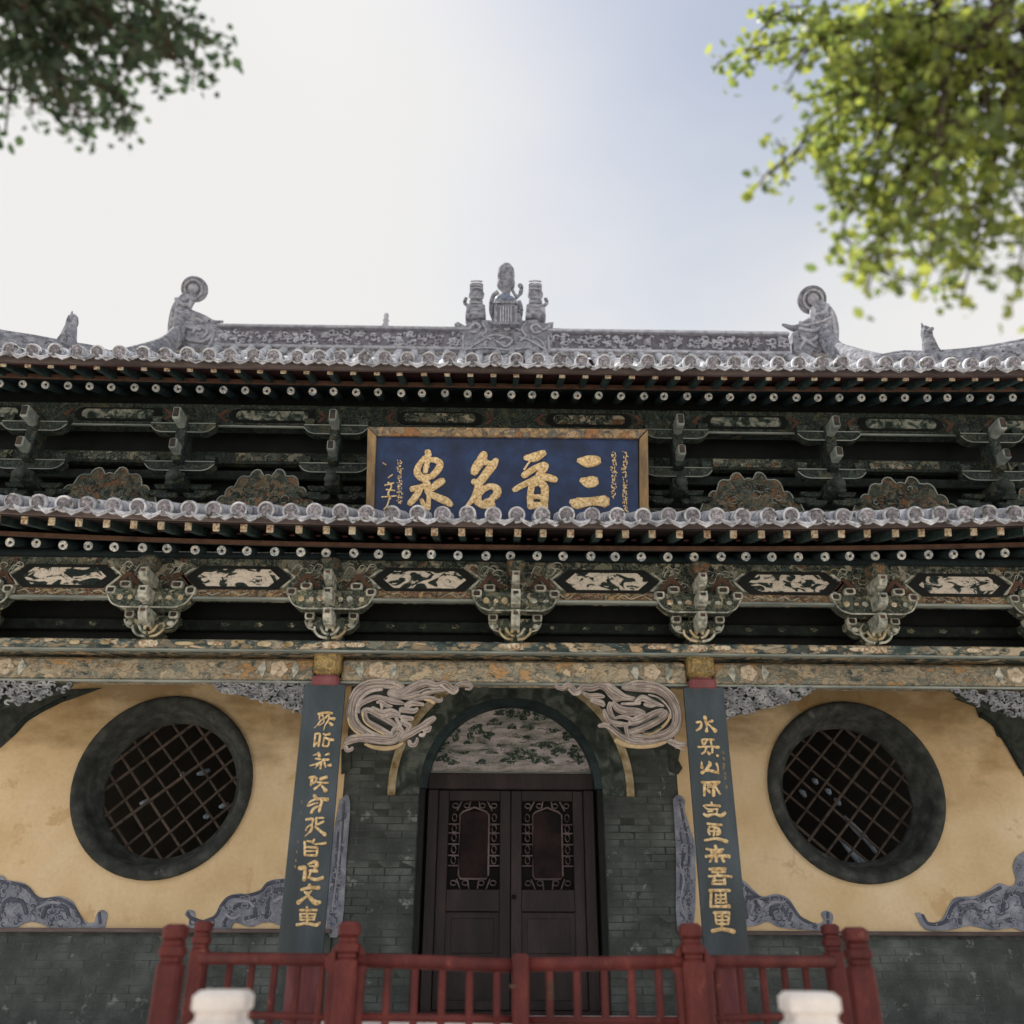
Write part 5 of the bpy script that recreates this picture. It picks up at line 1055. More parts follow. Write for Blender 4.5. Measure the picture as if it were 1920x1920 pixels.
RDg = [
 ([(1040, 200), (1200, 200), (1380, 205), (1520, 240), (1640, 320), (1720, 430), (1765, 560), (1765, 700), (1720, 800), (1620, 870), (1480, 900), (1320, 910), (1180, 900), (1110, 860)], [50, 66, 70, 68, 64, 60, 58, 60, 62, 62, 60, 54, 50, 30], 0, 'carve'),
 ([(1050, 180), (1200, 125), (1400, 140), (1560, 190), (1700, 290), (1790, 430)], 10, 2.2, 'carve'),
 ([(1380, 315), (1500, 350), (1600, 430), (1670, 530), (1680, 640)], 12, 2, 'carve'),
 ([(90, 150), (110, 210), (190, 225), (250, 180), (310, 210), (360, 270), (420, 260), (470, 210), (580, 220), (700, 190), (790, 230), (850, 310), (920, 370), (1040, 370), (1180, 390)], [18, 24, 30, 34, 34, 34, 38, 42, 42, 40, 40, 36, 34, 26, 14], 1.2, 'carve'),
 ([(270, 240), (330, 300), (390, 305), (430, 280)], [12, 18, 20, 14], 2, 'carve'),
 ([(700, 180), (820, 190), (920, 260), (1040, 340), (1180, 360)], [20, 36, 40, 34, 14], 1.6, 'carve'),
 ([(470, 290), (560, 330), (680, 330), (750, 340)], [20, 32, 34, 20], 1, 'carve'),
 ([(590, 390), (660, 410), (720, 430), (750, 460)], [26, 34, 38, 26], 1.2, 'carve'),
 ([(930, 950), (1040, 1000), (1180, 1025), (1320, 1030), (1480, 1010), (1640, 960)], [34, 30, 28, 28, 26, 14], .8, 'carve_hi'),
 ([(690, 745), (780, 735), (860, 770), (960, 850), (1070, 930), (1200, 970), (1400, 970), (1560, 930)], [22, 34, 38, 38, 36, 30, 24, 12], 1.6, 'carve'),
 ([(760, 530), (790, 620), (850, 690), (950, 720), (1090, 730)], [22, 30, 34, 36, 26], 1.6, 'carve'),
 ([(840, 430), (830, 510), (860, 590), (900, 640)], [22, 32, 28, 16], 1.8, 'carve'),
 ([(890, 430), (950, 500), (1060, 540), (1200, 550), (1300, 570)], [30, 46, 50, 50, 36], 1.8, 'carve'),
 ([(1000, 440), (1150, 440), (1250, 430)], [14, 20, 22], 2.2, 'carve'),
 ([(1200, 410), (1290, 360), (1380, 400), (1480, 440), (1580, 470)], [24, 40, 38, 30, 12], 2, 'carve'),
 ([(1320, 450), (1400, 470), (1480, 460)], [20, 22, 14], 2.6, 'carve'),
 ([(910, 640), (1000, 620), (1100, 640), (1160, 680)], [16, 22, 28, 24], 2.2, 'carve'),
 ([(1150, 660), (1280, 600), (1320, 590)], [24, 26, 20], 2.4, 'carve'),
 ([(1120, 710), (1240, 680), (1360, 620), (1480, 560), (1570, 530)], [36, 44, 40, 34, 26], 1.6, 'carve'),
 ([(1120, 830), (1240, 790), (1400, 720), (1540, 640), (1610, 570), (1560, 520)], [34, 44, 46, 44, 36, 18], 1.8, 'carve'),
 ([(1300, 830), (1400, 850), (1540, 780), (1640, 680), (1665, 590)], [12, 16, 16, 14, 10], 2.8, 'carve_hi'),
 ([(850, 730), (940, 800), (1030, 860)], 10, 3.2, 'carve_dark'),
 ([(1110, 780), (1250, 735), (1400, 665), (1510, 615)], 9, 3.6, 'carve_dark'),
 ([(1310, 835), (1420, 825), (1540, 760)], 10, 3.6, 'carve_dark'),
 ([(1060, 760), (1080, 860), (1090, 910)], [26, 22, 14], 2.6, 'carve'),
 ([(1640, 960), (1700, 960), (1800, 1000), (1885, 1000)], [16, 30, 34, 30], 1, 'carve'),
 ([(1650, 980), (1760, 1040), (1890, 1090)], 10, 1.4, 'carve'),
 ([(1200, 200), (1400, 220), (1560, 280), (1680, 400), (1720, 560)], 6, 1.7, 'carve_line'),
 ([(1300, 930), (1480, 910), (1640, 850), (1730, 740)], 6, 1.7, 'carve_line'),
 ([(480, 240), (600, 230), (720, 210), (800, 270), (880, 350)], 6, 3.2, 'carve_line'),
]
carving(1030, 1260, 7.385, RDg, 'dragon_bracket', 'carved wooden dragon bracket right of the door arch', ground=[[(900, 200), (1600, 130), (1790, 400), (1780, 800), (1300, 960), (900, 700)]])
# ---- leafy openwork brackets on the outer sides
def leafy(poly, seed, lab, mt='carve_grey', dens=1.0, y=7.60):
    rr = random.Random(seed)
    xs_ = [p[0] for p in poly]; ys_ = [p[1] for p in poly]
    def inside(x, yv):
        r = False; n = len(poly)
        for i in range(n):
            x1, y1 = poly[i]; x2, y2 = poly[(i+1) % n]
            if (y1 > yv) != (y2 > yv) and x < (x2-x1)*(yv-y1)/(y2-y1)+x1: r = not r
        return r
    g = MB(); g.prism([W(a, q, y+.03) for a, q in poly], .03); root = part(g, 'leaf_bracket', 'carve_dark', H, label=lab)
    b = MB(); area = (max(xs_)-min(xs_))*(max(ys_)-min(ys_)); k = 0; tries = 0
    while k < area/55*dens and tries < 6000:
        tries += 1
        x, yv = rr.uniform(min(xs_), max(xs_)), rr.uniform(min(ys_), max(ys_))
        if not inside(x, yv): continue
        k += 1; a0 = rr.uniform(0, 6.3); sp = rr.choice((-1, 1)); r_ = rr.uniform(4, 8)
        pts = [(x+r_*(1-.11*j)*math.cos(a0+sp*j*.8)*1.2, yv+r_*(1-.11*j)*math.sin(a0+sp*j*.8)*.8) for j in range(7)]
        brush(b, pts, [1.2, 2.2, 2.6, 2.4, 2.0, 1.6, 1.0], y=y-rr.uniform(0, .03), flat=1.0, seg=2, sides=5)
    # border edge
    part(b, 'leaf_scroll', mt, root)
leafy([(400, 1278), (592, 1280), (584, 1338), (560, 1336), (520, 1318), (480, 1310), (440, 1300), (412, 1296)], 3, 'openwork leaf bracket left of the left couplet')
leafy([(1346, 1286), (1528, 1288), (1512, 1304), (1470, 1316), (1430, 1328), (1390, 1338), (1354, 1346)], 4, 'openwork leaf bracket right of the right couplet')
leafy([(-60, 1276), (136, 1282), (124, 1296), (90, 1306), (50, 1316), (0, 1328), (-60, 1340)], 5, 'openwork leaf bracket at the left edge', dens=.7)
leafy([(1784, 1294), (1980, 1300), (1980, 1360), (1920, 1348), (1870, 1334), (1820, 1318), (1796, 1306)], 6, 'openwork leaf bracket at the right edge', dens=.7)
# ================================================================== NAME PLAQUE
ang = math.radians(9); P0 = Vector((0, 7.50, 5.05)); NN = Vector((0, -math.cos(ang), -math.sin(ang)))   # faces the yard and leans forward at the top
PQ = thing('name_plaque', 'blue plaque with four big gilt characters hung between the two eaves', 'sign', (-.08, 7.5, 5.0))
BK = -NN
def PW(px, py, off=0.0): return W(px, py, p0=P0, n=NN)+NN*off
def pq_part(polys, name, mt, dep, off, inset=0.0):
    b = MB()
    for poly in polys: b.prism([PW(a, q, off) for a, q in poly], dep, BK, inset)
    return part(b, name, mt, PQ)
pq_part([[(706, 818), (1196, 822), (1197, 990), (702, 985)]], 'blue_board', 'blue', .05, 0)
pq_part([[(690, 802), (1213, 807), (1197, 824), (707, 819)]], 'frame_top', 'sign_frame', .08, .03, .006)
pq_part([[(690, 803), (706, 819), (701, 988), (686, 988)]], 'frame_side', 'sign_side', .08, .03, .006)
pq_part([[(1214, 808), (1198, 825), (1199, 992), (1216, 992)]], 'frame_side', 'sign_side', .08, .03, .006)
pq_part([[(686, 990), (1216, 994), (1216, 1008), (686, 1004)]], 'frame_bottom', 'sign_frame', .08, .03, .006)
def glyph(strokes, ox, oy, sc, name, wscale=1.0, flat=.28, plane='pq', root=PQ, mt='gilt', y=None, p0=None, n=None):
    b = MB()
    for k, (pts, w) in enumerate(strokes):
        ww = [v*wscale*1.22/sc for v in w] if isinstance(w, list) else w*wscale*1.22/sc
        brush(b, [(ox+a/sc, oy+q/sc) for a, q in pts], ww, y=y, p0=p0, n=n, flat=flat, sides=10, off=.004+k*.0004)
    return part(b, name, mt, root)
QUAN = [([(540, 150), (560, 220)], [46, 42]), ([(500, 240), (400, 370), (370, 490), (450, 580), (560, 570)], [34, 42, 52, 54, 50]), ([(560, 285), (680, 290), (745, 360), (690, 470), (600, 560)], [36, 44, 50, 50, 46]), ([(540, 300), (520, 390), (500, 480)], 36), ([(480, 400), (560, 390)], 18), ([(500, 600), (530, 700), (550, 800), (560, 900), (540, 1080)], [44, 56, 50, 32, 42]), ([(285, 765), (350, 740), (450, 720)], [46, 34, 40]), ([(440, 720), (350, 880), (250, 1000)], [40, 50, 44]), ([(600, 770), (690, 690), (780, 630)], [40, 56, 52]), ([(600, 850), (720, 910), (840, 960), (920, 1020)], [44, 54, 56, 40]), ([(440, 940), (490, 1060)], [28, 32])]
MING = [([(1460, 185), (1430, 270)], [52, 72]), ([(1420, 290), (1340, 400), (1300, 490)], [66, 66, 56]), ([(1660, 290), (1600, 380), (1520, 480), (1440, 590), (1380, 660)], [42, 62, 62, 60, 60]), ([(1480, 330), (1560, 330)], [40, 30]), ([(1390, 640), (1350, 780), (1290, 920), (1180, 1040)], [60, 50, 44, 22]), ([(1290, 640), (1390, 670)], 44), ([(1380, 850), (1450, 770), (1560, 720), (1670, 760), (1670, 850), (1600, 910)], [44, 46, 46, 56, 56, 48]), ([(1370, 860), (1360, 960), (1430, 1020), (1540, 1030), (1610, 1020)], [46, 56, 54, 54, 46]), ([(1480, 980), (1600, 940)], 46)]
JIN = [([(400, 250), (540, 240), (690, 170)], [42, 70, 48]), ([(470, 300), (420, 370), (375, 440)], [16, 12, 16]), ([(370, 540), (470, 470), (600, 400), (710, 370)], [48, 46, 48, 52]), ([(730, 370), (700, 440), (600, 530)], [42, 44, 40]), ([(215, 775), (330, 710), (470, 640), (600, 570)], [40, 44, 44, 44]), ([(600, 570), (740, 570), (880, 610)], [56, 56, 48]), ([(500, 700), (480, 800), (470, 920), (480, 1060)], 46), ([(600, 640), (700, 720), (710, 850), (700, 980), (715, 1120)], [50, 56, 56, 54, 44]), ([(500, 690), (600, 660)], 44), ([(480, 890), (690, 890)], 36), ([(490, 1030), (690, 1040)], 54)]
SAN = [([(1270, 295), (1400, 310), (1560, 295)], [40, 86, 76]), ([(1320, 620), (1420, 650), (1520, 635)], [44, 84, 80]), ([(1150, 970), (1230, 995), (1400, 975), (1560, 960), (1690, 965)], [44, 84, 66, 68, 92])]
def pg(st, ox, oy, sc, nm):
    return glyph(st, ox, oy, sc, nm, p0=P0, n=NN, flat=.22)
for st, ox in ((QUAN, 740), (MING, 740), (JIN, 940), (SAN, 940)): pg(st, ox, 830, 8.727, 'gilt_character')
# narrow inscription columns
def column(px0, py0, px1, py1, wpx, nchar, seed, nm='inscription', root=PQ, p0=P0, n=NN, y=None, dens=9):
    rr = random.Random(seed); b = MB()
    for i in range(nchar):
        t = (i+.5)/nchar; cx = px0+(px1-px0)*t; cy = py0+(py1-py0)*t; h = (py1-py0)/nchar*.44
        for k in range(dens):
            a = (cx+rr.uniform(-.9, .9)*wpx, cy+rr.uniform(-1, 1)*h)
            q = (a[0]+rr.uniform(-1, 1)*wpx*.9, a[1]+rr.uniform(-.5, .5)*h) if rr.random() < .6 else (a[0]+rr.uniform(-.2, .2)*wpx, a[1]+rr.uniform(.4, 1)*h)
            brush(b, [a, q], [1.0, .8], y=y, p0=p0, n=n, flat=.4, seg=2, sides=5, off=.003)
    return part(b, nm, 'gilt', root)
column(1151, 846, 1151, 932, 4.5, 8, 1); column(1172, 846, 1172, 968, 4.5, 11, 2); column(749, 862, 750, 944, 4.5, 9, 3)
b = MB()
for pts, w in [([(728, 905), (734, 912), (728, 925), (732, 935)], 2.0), ([(722, 910), (738, 906)], 1.8), ([(716, 932), (744, 930)], 1.6), ([(730, 935), (726, 948), (720, 955)], 1.6), ([(736, 890), (728, 896)], 1.3), ([(718, 868), (724, 872)], 1), ([(724, 918), (740, 920)], 1.6)]: brush(b, pts, w, p0=P0, n=NN, flat=.4, sides=6, off=.003)
part(b, 'signature', 'gilt', PQ)
# ================================================================== COUPLET BOARDS
YC = 7.50
def couplet(xc, lab, chars, small):
    root = thing('couplet_board', lab, 'sign board', (xc, YC, 1.5), 'couplet boards on the porch pillars')
    b = MB(); z0, z1, hw = 1.44, 3.535, .168
    n = 8; vs = []; fs = []
    # slightly bowed board that hugs the round pillar
    for s_ in (0, 1):
        for zz in (z0, z1):
            for k in range(n+1):
                t = k/n*2-1; vs.append((xc+t*hw, YC+.022*t*t+s_*.03, zz))
    m = n+1
    for k in range(n):
        fs += [(k, k+1, m+k+1, m+k), (2*m+k+1, 2*m+k, 3*m+k, 3*m+k+1), (k+1, k, 2*m+k, 2*m+k+1), (m+k, m+k+1, 3*m+k+1, 3*m+k)]
    fs += [(0, m, 3*m, 2*m), (n, 2*m+n, 3*m+n, m+n)]
    b.add(vs, fs); part(b, 'board', 'couplet', root)
    b = MB(); b.box(xc, YC+.03, z1-.04, .03, .05, .10, bev=.01); part(b, 'hanger', 'black', root)
    for nm, parts_ in chars:
        b = MB(); k = 0
        for (ox, oy, sc), sts in parts_:
            for pts, w in sts:
                ww = [v*1.45/sc for v in w] if isinstance(w, list) else w*1.45/sc
                brush(b, [(ox+a/sc, oy+q/sc) for a, q in pts], ww, y=YC+.004, flat=.4, sides=8, off=.004+k*.0004); k += 1
        part(b, 'gilt_character', 'gilt', root)
    b = MB()
    for pts, w in small: brush(b, pts, w, y=YC+.014, flat=.3, sides=6, off=.006)
    part(b, 'small_inscription', 'gold_dim', root)
M['gold_dim'] = material('dull gilt', [(.3, c('#6f6450')), (.7, c('#9a8a68'))], 30, .6, .3, 90)
A = (560, 1320, 13.71); B = (550, 1450, 13.71); Cc = (540, 1580, 10.667)
left_chars = [
 ('', [(A, [([(510, 255), (690, 225), (860, 240)], 24), ([(535, 260), (535, 400)], 14), ([(560, 310), (620, 275)], 12), ([(720, 345), (580, 420), (490, 540), (400, 620)], [16, 16, 14, 5]), ([(650, 400), (650, 460), (600, 510), (530, 550)], 11), ([(790, 330), (765, 430), (690, 530), (640, 680)], [20, 18, 12, 4]), ([(800, 375), (920, 390)], [20, 34]), ([(800, 490), (865, 545)], [22, 30]), ([(610, 260), (650, 370)], 12), ([(800, 260), (700, 340)], 16)])]),
 ('', [(A, [([(430, 780), (410, 1000), (395, 1090)], 20), ([(440, 770), (540, 775), (540, 900), (510, 1085)], 22), ([(420, 1060), (500, 970)], 14), ([(640, 765), (700, 800), (800, 770)], [16, 18, 26]), ([(660, 860), (640, 1000), (620, 1080)], 18), ([(670, 860), (780, 910), (890, 925)], [20, 24, 28]), ([(790, 960), (765, 1080)], 17), ([(640, 1085), (760, 1090)], 18)])]),
 ('', [(A, [([(370, 1320), (450, 1300)], [6, 18]), ([(510, 1260), (540, 1340)], 28), ([(680, 1315), (780, 1280)], [12, 26]), ([(440, 1410), (560, 1420)], 20), ([(620, 1440), (770, 1430)], 24), ([(280, 1590), (450, 1550), (600, 1490)], [8, 20, 20]), ([(500, 1560), (420, 1660)], [18, 6]), ([(590, 1520), (560, 1660)], 22), ([(660, 1500), (700, 1630)], [24, 12]), ([(750, 1580), (830, 1580)], [18, 32])])]),
 ('', [(B, [([(420, 115), (540, 95), (600, 140)], 26), ([(490, 150), (450, 310)], [34, 20]), ([(590, 150), (570, 220), (510, 265)], 18), ([(700, 150), (860, 100)], 32), ([(620, 230), (760, 245), (900, 250)], 18), ([(700, 290), (540, 410)], [16, 26]), ([(720, 300), (780, 380), (840, 450)], [16, 24, 42])])]),
 ('', [(B, [([(540, 570), (600, 650)], 30), ([(600, 650), (440, 730), (370, 840)], 20), ([(600, 670), (740, 660), (880, 680)], [22, 28, 38]), ([(400, 840), (540, 780), (640, 760)], 16), ([(640, 850), (530, 910), (460, 1020)], [18, 28, 28]), ([(740, 700), (700, 850), (670, 980)], 28)])]),
 ('', [(B, [([(330, 1190), (500, 1170), (500, 1260)], 24), ([(490, 1300), (370, 1380), (320, 1470)], 16), ([(480, 1330), (470, 1450), (390, 1540), (300, 1620)], [20, 28, 18, 6]), ([(590, 1150), (590, 1360)], 20), ([(600, 1145), (780, 1150)], 18), ([(640, 1310), (780, 1240)], 22), ([(570, 1370), (700, 1490), (820, 1580)], [22, 24, 38])])]),
 ('', [(B, [([(290, 1760), (300, 1860)], 22), ([(360, 1740), (480, 1760)], 20), ([(540, 1700), (500, 1790)], 22), ([(560, 1820), (700, 1815), (840, 1800)], [18, 20, 28])]), (Cc, [([(330, 90), (580, 100)], 17), ([(335, 100), (340, 250)], 17), ([(590, 110), (580, 250)], 17), ([(340, 170), (570, 170)], 13), ([(340, 250), (570, 260)], 17)])]),
 ('', [(Cc, [([(230, 510), (330, 500)], [30, 36]), ([(400, 430), (540, 385), (580, 440), (540, 510)], [14, 26, 30, 26]), ([(350, 510), (330, 740)], [24, 30]), ([(430, 560), (580, 570)], [18, 30]), ([(400, 690), (560, 740), (700, 700)], [16, 24, 26]), ([(450, 600), (420, 700)], 16), ([(430, 470), (520, 470)], 12)])]),
 ('', [(Cc, [([(430, 850), (450, 890)], 26), ([(270, 940), (440, 900), (620, 905)], [22, 22, 28]), ([(370, 990), (430, 1010)], 14), ([(470, 960), (380, 1070), (210, 1200)], [14, 18, 34]), ([(330, 980), (420, 1080), (550, 1200), (640, 1195)], [12, 20, 38, 26])])]),
 ('', [(Cc, [([(240, 1350), (580, 1350)], 18), ([(380, 1290), (380, 1400)], 18), ([(240, 1425), (560, 1425)], 14), ([(250, 1430), (250, 1540)], 15), ([(550, 1430), (520, 1540)], 16), ([(250, 1545), (530, 1540)], 14), ([(250, 1485), (540, 1485)], 11), ([(180, 1645), (390, 1615), (560, 1650), (640, 1600)], [22, 20, 24, 18]), ([(390, 1430), (390, 1640)], 16)])]),
]
Dd = (1290, 1330, 13.71); Ee = (1300, 1450, 12.8); Ff = (1310, 1590, 11.29)
right_chars = [
 ('', [(Dd, [([(430, 200), (460, 330), (480, 450), (475, 570)], [38, 26, 16, 34]), ([(220, 340), (330, 330), (320, 460), (215, 550)], [26, 18, 26, 18]), ([(500, 340), (620, 300)], [14, 28]), ([(495, 370), (600, 460), (700, 560)], [14, 20, 42])])]),
 ('', [(Dd, [([(350, 790), (480, 780), (420, 900)], 20), ([(345, 800), (390, 910)], 17), ([(490, 780), (660, 780)], 20), ([(580, 810), (600, 910)], 20), ([(260, 970), (520, 960), (780, 980)], [22, 16, 30]), ([(470, 980), (430, 1090), (350, 1150)], [22, 18, 18]), ([(620, 980), (620, 1120)], 20), ([(500, 1100), (550, 1150)], [20, 32]), ([(745, 1190), (765, 1200)], 26)])]),
 ('', [(Dd, [([(345, 1340), (355, 1500)], [8, 32]), ([(540, 1350), (560, 1420), (460, 1550)], [20, 34, 22]), ([(355, 1640), (450, 1570), (620, 1590), (790, 1650)], [34, 26, 30, 16]), ([(725, 1400), (760, 1480), (765, 1610)], [26, 16, 24])])]),
 ('', [(Ee, [([(200, 220), (400, 220), (620, 210)], 24), ([(262, 250), (262, 530)], 24), ([(330, 285), (430, 285)], 14), ([(330, 370), (390, 460)], 24), ([(490, 250), (480, 530)], [20, 34]), ([(600, 230), (530, 320), (640, 500)], [18, 20, 20]), ([(340, 330), (440, 335)], 10)])]),
 ('', [(Ee, [([(430, 700), (440, 750)], 20), ([(240, 785), (340, 765), (630, 790)], [18, 18, 24]), ([(270, 810), (350, 860), (590, 860)], 13), ([(340, 920), (460, 905)], 16), ([(570, 870), (560, 960)], 15), ([(240, 975), (330, 1020), (500, 980), (660, 1020), (755, 950)], [20, 30, 18, 30, 28])])]),
 ('', [(Ee, [([(330, 1210), (540, 1230), (680, 1240)], 20), ([(390, 1280), (355, 1380), (390, 1470)], 20), ([(440, 1280), (590, 1330), (630, 1420), (560, 1480)], [20, 26, 26, 24]), ([(500, 1300), (485, 1500)], 18), ([(400, 1390), (600, 1400)], 16), ([(270, 1610), (550, 1570), (800, 1640)], [20, 24, 34])])]),
 ('', [(Ff, [([(160, 20), (330, 60), (520, 30)], [18, 24, 18]), ([(350, -40), (380, 60)], 26), ([(150, 180), (400, 165), (640, 180)], [24, 24, 30]), ([(280, 210), (235, 290)], 18), ([(370, 210), (370, 290)], 24), ([(490, 210), (530, 290)], 24), ([(260, 110), (480, 90)], 18)])]),
 ('', [(Ff, [([(230, 450), (560, 440)], 24), ([(280, 515), (560, 505)], 18), ([(210, 600), (450, 590), (690, 610)], [18, 20, 20]), ([(330, 640), (290, 740)], 22), ([(280, 760), (560, 765)], 17), ([(540, 660), (550, 770)], 24), ([(330, 690), (500, 690)], 14), ([(400, 450), (400, 600)], 16)])]),
 ('', [(Ff, [([(230, 900), (650, 900)], 24), ([(260, 900), (250, 1230)], 22), ([(250, 1240), (540, 1240), (640, 1235)], [20, 22, 34]), ([(360, 980), (360, 1180)], 16), ([(360, 1000), (560, 1000)], 13), ([(460, 960), (460, 1180)], 16), ([(380, 1080), (560, 1080)], 13), ([(560, 960), (580, 1160)], 17), ([(370, 1160), (540, 1160)], 13)])]),
 ('', [(Ff, [([(320, 1370), (640, 1370)], 22), ([(350, 1370), (370, 1600)], 18), ([(640, 1380), (620, 1600)], 20), ([(360, 1450), (630, 1450)], 14), ([(370, 1530), (630, 1530)], 14), ([(490, 1380), (490, 1740)], 22), ([(370, 1610), (620, 1610)], 16), ([(280, 1760), (500, 1720), (740, 1770)], [28, 26, 36])])]),
]
def dots(lst): return [([(a-1.2, q-2.2), (a+1.2, q-1.0), (a-1.0, q+.6), (a+1.0, q+2.4)], 1.5) for a, q in lst]
couplet(-1.585, 'slate blue couplet board with ten gilt characters on the pillar left of the door', left_chars, dots([(567, 1504), (566, 1525), (565, 1540), (564, 1559), (560, 1579), (558, 1598), (556, 1614), (554, 1625)]))
couplet(1.588, 'slate blue couplet board with ten gilt characters on the pillar right of the door', right_chars, dots([(1356, 1412), (1357, 1423), (1357, 1434), (1356, 1440), (1359, 1451), (1360, 1459), (1362, 1476)]))
# ================================================================== RED RAILING
RL = thing('red_railing', 'low dark red wooden railing with ringed posts in front of the hall', 'railing', (0, 5.8, .6))
def post(x, y, top, s=1.0, z0=.6):
    b = MB(); w = .128*s
    b.box(x, y, (z0+top-.19*s)/2, w, w, top-.19*s-z0, bev=.018*s)
    b.box(x, y, top-.178*s, w*.80, w*.80, .03, bev=.01); b.box(x, y, top-.138*s, w*.98, w*.98, .062*s, bev=.022*s); b.box(x, y, top-.097*s, w*.8, w*.8, .03, bev=.01); b.box(x, y, top-.045*s, w*.94, w*.94, .085*s, bev=.03*s)
    return part(b, 'post', 'red', RL)
XP = .985
for x in (-XP, XP):
    post(x, 5.8, 1.69)
    b = MB()
    for sx in (-1, 1):
        q = x+sx*.064
        b.prism([(q, 5.775, .6), (q+sx*.035, 5.775, .6), (q+sx*.042, 5.775, 1.42), (q+sx*.06, 5.775, 1.455), (q+sx*.065, 5.775, 1.50), (q+sx*.04, 5.775, 1.515), (q+sx*.012, 5.775, 1.56), (q, 5.775, 1.57)], .05, inset=.006)
    part(b, 'post_cheek', 'red', RL)
post(-1.855, 5.40, 1.665, .97); post(1.80, 5.40, 1.665, .97)
post(-1.955, 6.25, 1.70, .80); post(1.955, 6.25, 1.70, .80)
b = MB(); b.box(0, 5.79, 1.06, .095, .09, .93, bev=.014); part(b, 'post', 'red', RL)
def rail(x0, y0, z0, x1, y1, z1, r=.038):
    b = MB(); b.tube([(x0, y0, z0), ((x0+x1)/2, (y0+y1)/2, (z0+z1)/2+R.uniform(-.004, .004)), (x1, y1, z1)], r, 12); part(b, 'rail', 'red', RL)
rail(-XP+.05, 5.8, 1.487, -.04, 5.8, 1.462); rail(.04, 5.8, 1.468, XP-.05, 5.8, 1.487)
rail(-1.93, 6.2, 1.49, -XP-.05, 5.82, 1.488, .034); rail(XP+.05, 5.82, 1.488, 1.93, 6.2, 1.485, .034)
rail(-XP+.05, 5.8, 1.205, -.04, 5.8, 1.195, .022); rail(.04, 5.8, 1.19, XP-.05, 5.8, 1.19, .022)
rail(-1.93, 6.2, 1.20, -XP-.05, 5.82, 1.20, .02); rail(XP+.05, 5.82, 1.20, 1.93, 6.2, 1.19, .02)
rail(-XP+.05, 5.8, .75, XP-.05, 5.8, .75, .03)
for k in range(5):
    for x in (-.125-.155*(k+.05), .165+.155*k):
        if abs(x) > .93: continue
        b = MB(); b.box(x, 5.8, 1.10, .042, .036, .74, bev=.008); part(b, 'baluster', 'red', RL)
for x in (-.90, .90):
    pass
for k in range(5):
    t = (k+.6)/5.2
    for sg in (-1, 1):
        x = sg*(XP+.06+(1.83-XP-.06)*t); y = 5.82+(6.2-5.82)*t
        b = MB(); b.box(x, y, 1.10, .038, .034, .76, bev=.008); part(b, 'baluster', 'red', RL)
# paint chips and leaf caught on the rail: small orange brown marks
b = MB(); b.box(.168, 5.778, 1.34, .03, .006, .10, bev=.002); b.box(-.045, 5.74, 1.36, .035, .01, .02, bev=.003); part(b, 'worn_patch', 'strip_red', RL)
# ================================================================== STONE POSTS
for x, lab in ((-1.245, 'white stone post with rounded grooved cap in front of the railing, left'), (1.135, 'white stone post with rounded grooved cap in front of the railing, right')):
    t = thing('stone_post', lab, 'post', (x, 4.2, 0), 'white stone posts by the path')
    b = MB(); b.box(x, 4.2, .55, .19, .19, 1.1, bev=.02); part(b, 'shaft', 'stone', t)
    b = MB(); b.box(x, 4.2, 1.352, .205, .20, .085, bev=.040); b.box(x, 4.2, 1.300, .17, .17, .03, bev=.008); b.box(x, 4.2, 1.25, .215, .205, .08, bev=.034); part(b, 'cap', 'stone', t)
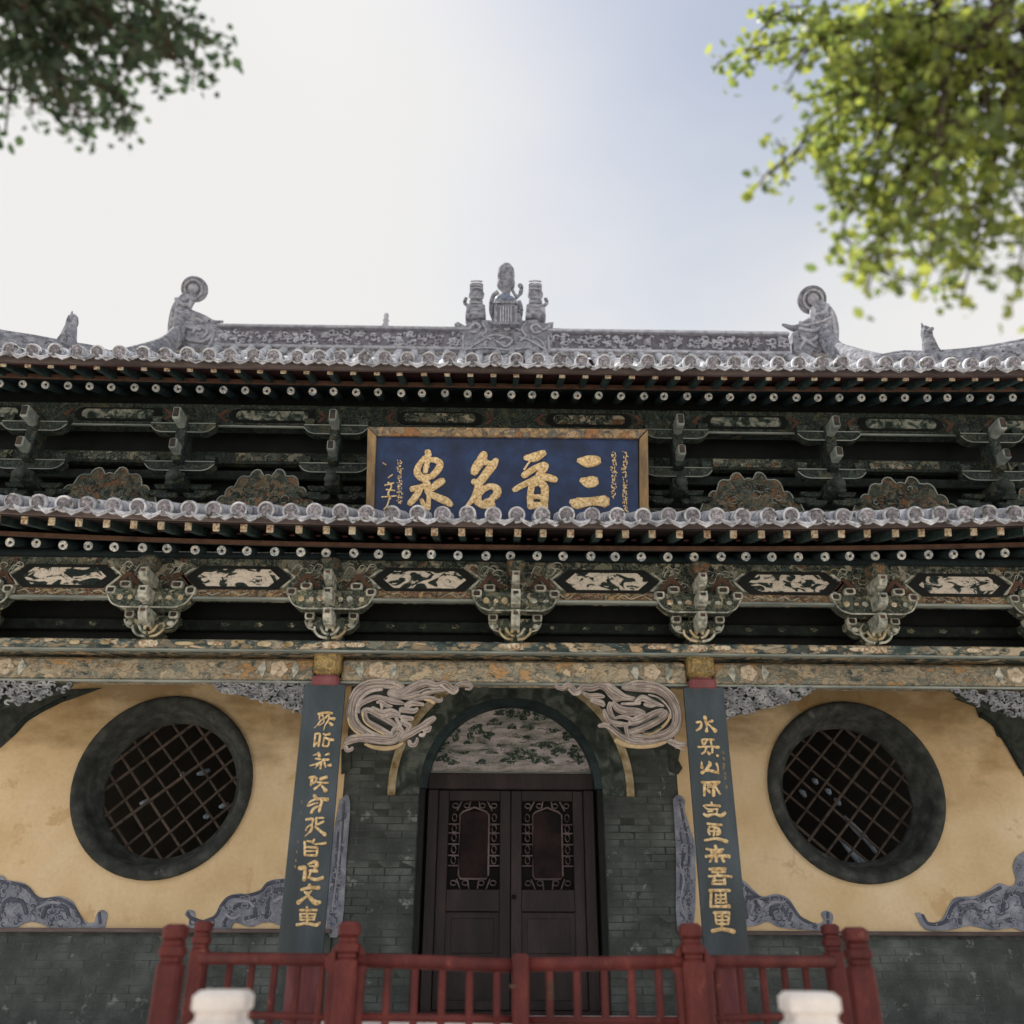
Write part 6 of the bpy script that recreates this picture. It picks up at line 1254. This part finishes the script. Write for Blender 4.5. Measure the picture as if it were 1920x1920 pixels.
# ================================================================== TREES
def tree(name, lab, trunk, centre, tips, nleaf, mt, seed, core, lsize, spread=.10, dark=None):
    rr = random.Random(seed); root = thing(name, lab, 'tree', (trunk[0], trunk[1], 0))
    cen = Vector(centre); fork = Vector((trunk[0], trunk[1], cen.z*.62))
    b = MB(); b.tube(spline([Vector((trunk[0], trunk[1], 0)), Vector((trunk[0]*1.01, trunk[1], cen.z*.3)), fork, fork.lerp(cen, .5)+Vector((0, 0, .2)), cen], 5), [.17-.0055*k for k in range(21)], 12); part(b, 'trunk', 'bark', root)
    twigs = MB(); spots = []
    for tp in tips:
        T = Vector(tp); st = cen+Vector((rr.uniform(-.2, .2), rr.uniform(-.2, .2), rr.uniform(-.2, .2)))
        mid = st.lerp(T, .5)+Vector((rr.uniform(-.06, .06), rr.uniform(-.1, .1), .08))
        path = spline([st, mid, T], 8); twigs.tube(path, [max(.005, .024*(1-k/len(path))) for k in range(len(path))], 6)
        for k in range(5, len(path)):
            for _ in range(3): spots.append((path[k], .05+.11*(1-k/len(path))))
        for _ in range(10):
            a = path[rr.randint(5, len(path)-2)]; d = Vector((rr.uniform(-1, 1), rr.uniform(-1, 1), rr.uniform(-1, .6))).normalized()*rr.uniform(.10, .28)
            tw = [a, a+d*.5+Vector((0, 0, .02)), a+d]; twigs.tube(tw, [.006, .005, .003], 5)
            for q in (a+d*.4, a+d*.7, a+d, a+d): spots.append((q, .045))
    for _ in range(int(core[3])):
        while True:
            v = Vector((rr.uniform(-1, 1), rr.uniform(-1, 1), rr.uniform(-1, 1)))
            if v.length < 1: break
        p = cen+Vector((v.x*core[0], v.y*core[1], v.z*core[2])); q = p+Vector((rr.uniform(-.12, .12), rr.uniform(-.12, .12), rr.uniform(-.16, .1))); twigs.tube([cen.lerp(p, .6), p, q], [.009, .006, .003], 5); spots += [(p, .10), (q, .07), (p.lerp(q, .5), .08)]
    part(twigs, 'branches', 'bark', root)
    vs = []; fs = []
    for i in range(nleaf):
        p, sp = spots[i % len(spots)] if i < len(spots)*3 else rr.choice(spots)
        o = p+Vector((rr.gauss(0, sp*.6), rr.gauss(0, sp*.6), rr.gauss(0, sp*.55)))
        d = Vector((rr.gauss(0, 1), rr.gauss(0, 1), rr.gauss(-.3, .8))).normalized(); s_ = d.cross(Vector((rr.gauss(0, .7), rr.gauss(0, .7), 1))).normalized(); nn = d.cross(s_)
        L_ = lsize*rr.uniform(.45, 1.35); w = L_*rr.uniform(.28, .42); k = len(vs)
        vs += [o, o+d*L_*.35+s_*w+nn*w*.3, o+d*L_*.75+s_*w*.8+nn*w*.2, o+d*L_, o+d*L_*.75-s_*w*.8+nn*w*.2, o+d*L_*.35-s_*w+nn*w*.3]
        fs += [(k, k+1, k+2, k+3), (k, k+3, k+4, k+5)]
    m = bpy.data.meshes.new('foliage'); m.from_pydata(vs, [], fs); m.materials.append(M[mt]); o = _link('foliage', m, Vector((0, 0, 0)), root); o['kind'] = 'stuff'
TY = 2.7
def tp(px, py, y=TY): return tuple(W(px, py, y))
tree('leafy_tree', 'bright yellow green leafy tree reaching in over the roof at the upper right', (3.6, 2.4), W(1840, 90, TY),
     [tp(1395, 95), tp(1440, 330), tp(1560, 478, 2.8), tp(1625, 545), tp(1800, 575), tp(1430, 20, 2.8), tp(1905, 560, 2.6), tp(1500, 190), tp(1520, 270, 2.9), tp(1690, 430, 2.6), tp(1640, 380), tp(1760, 480, 2.9), tp(1580, 130, 2.5), tp(1860, 470, 2.8), tp(1560, 350), tp(1480, 110, 2.6), tp(1960, 520), tp(1600, -60), tp(1740, 520, 2.5), tp(1660, 480, 2.8)], 6800, 'leaf', 11, (.60, .6, .60, 95), .044)
tree('shady_tree', 'dark green tree with fine leaves reaching in at the upper left', (-3.3, 2.4), W(-30, -60, TY),
     [tp(435, 100), tp(400, 150), tp(300, 165), tp(250, 205), tp(165, 262), tp(60, 215), tp(345, 60, 2.8), tp(200, 130), tp(110, 170, 2.8), tp(280, 100, 2.5), tp(10, 150), tp(350, 130, 2.6), tp(10, 250, 2.9)], 3000, 'leaf_dark', 12, (.55, .5, .26, 50), .044)
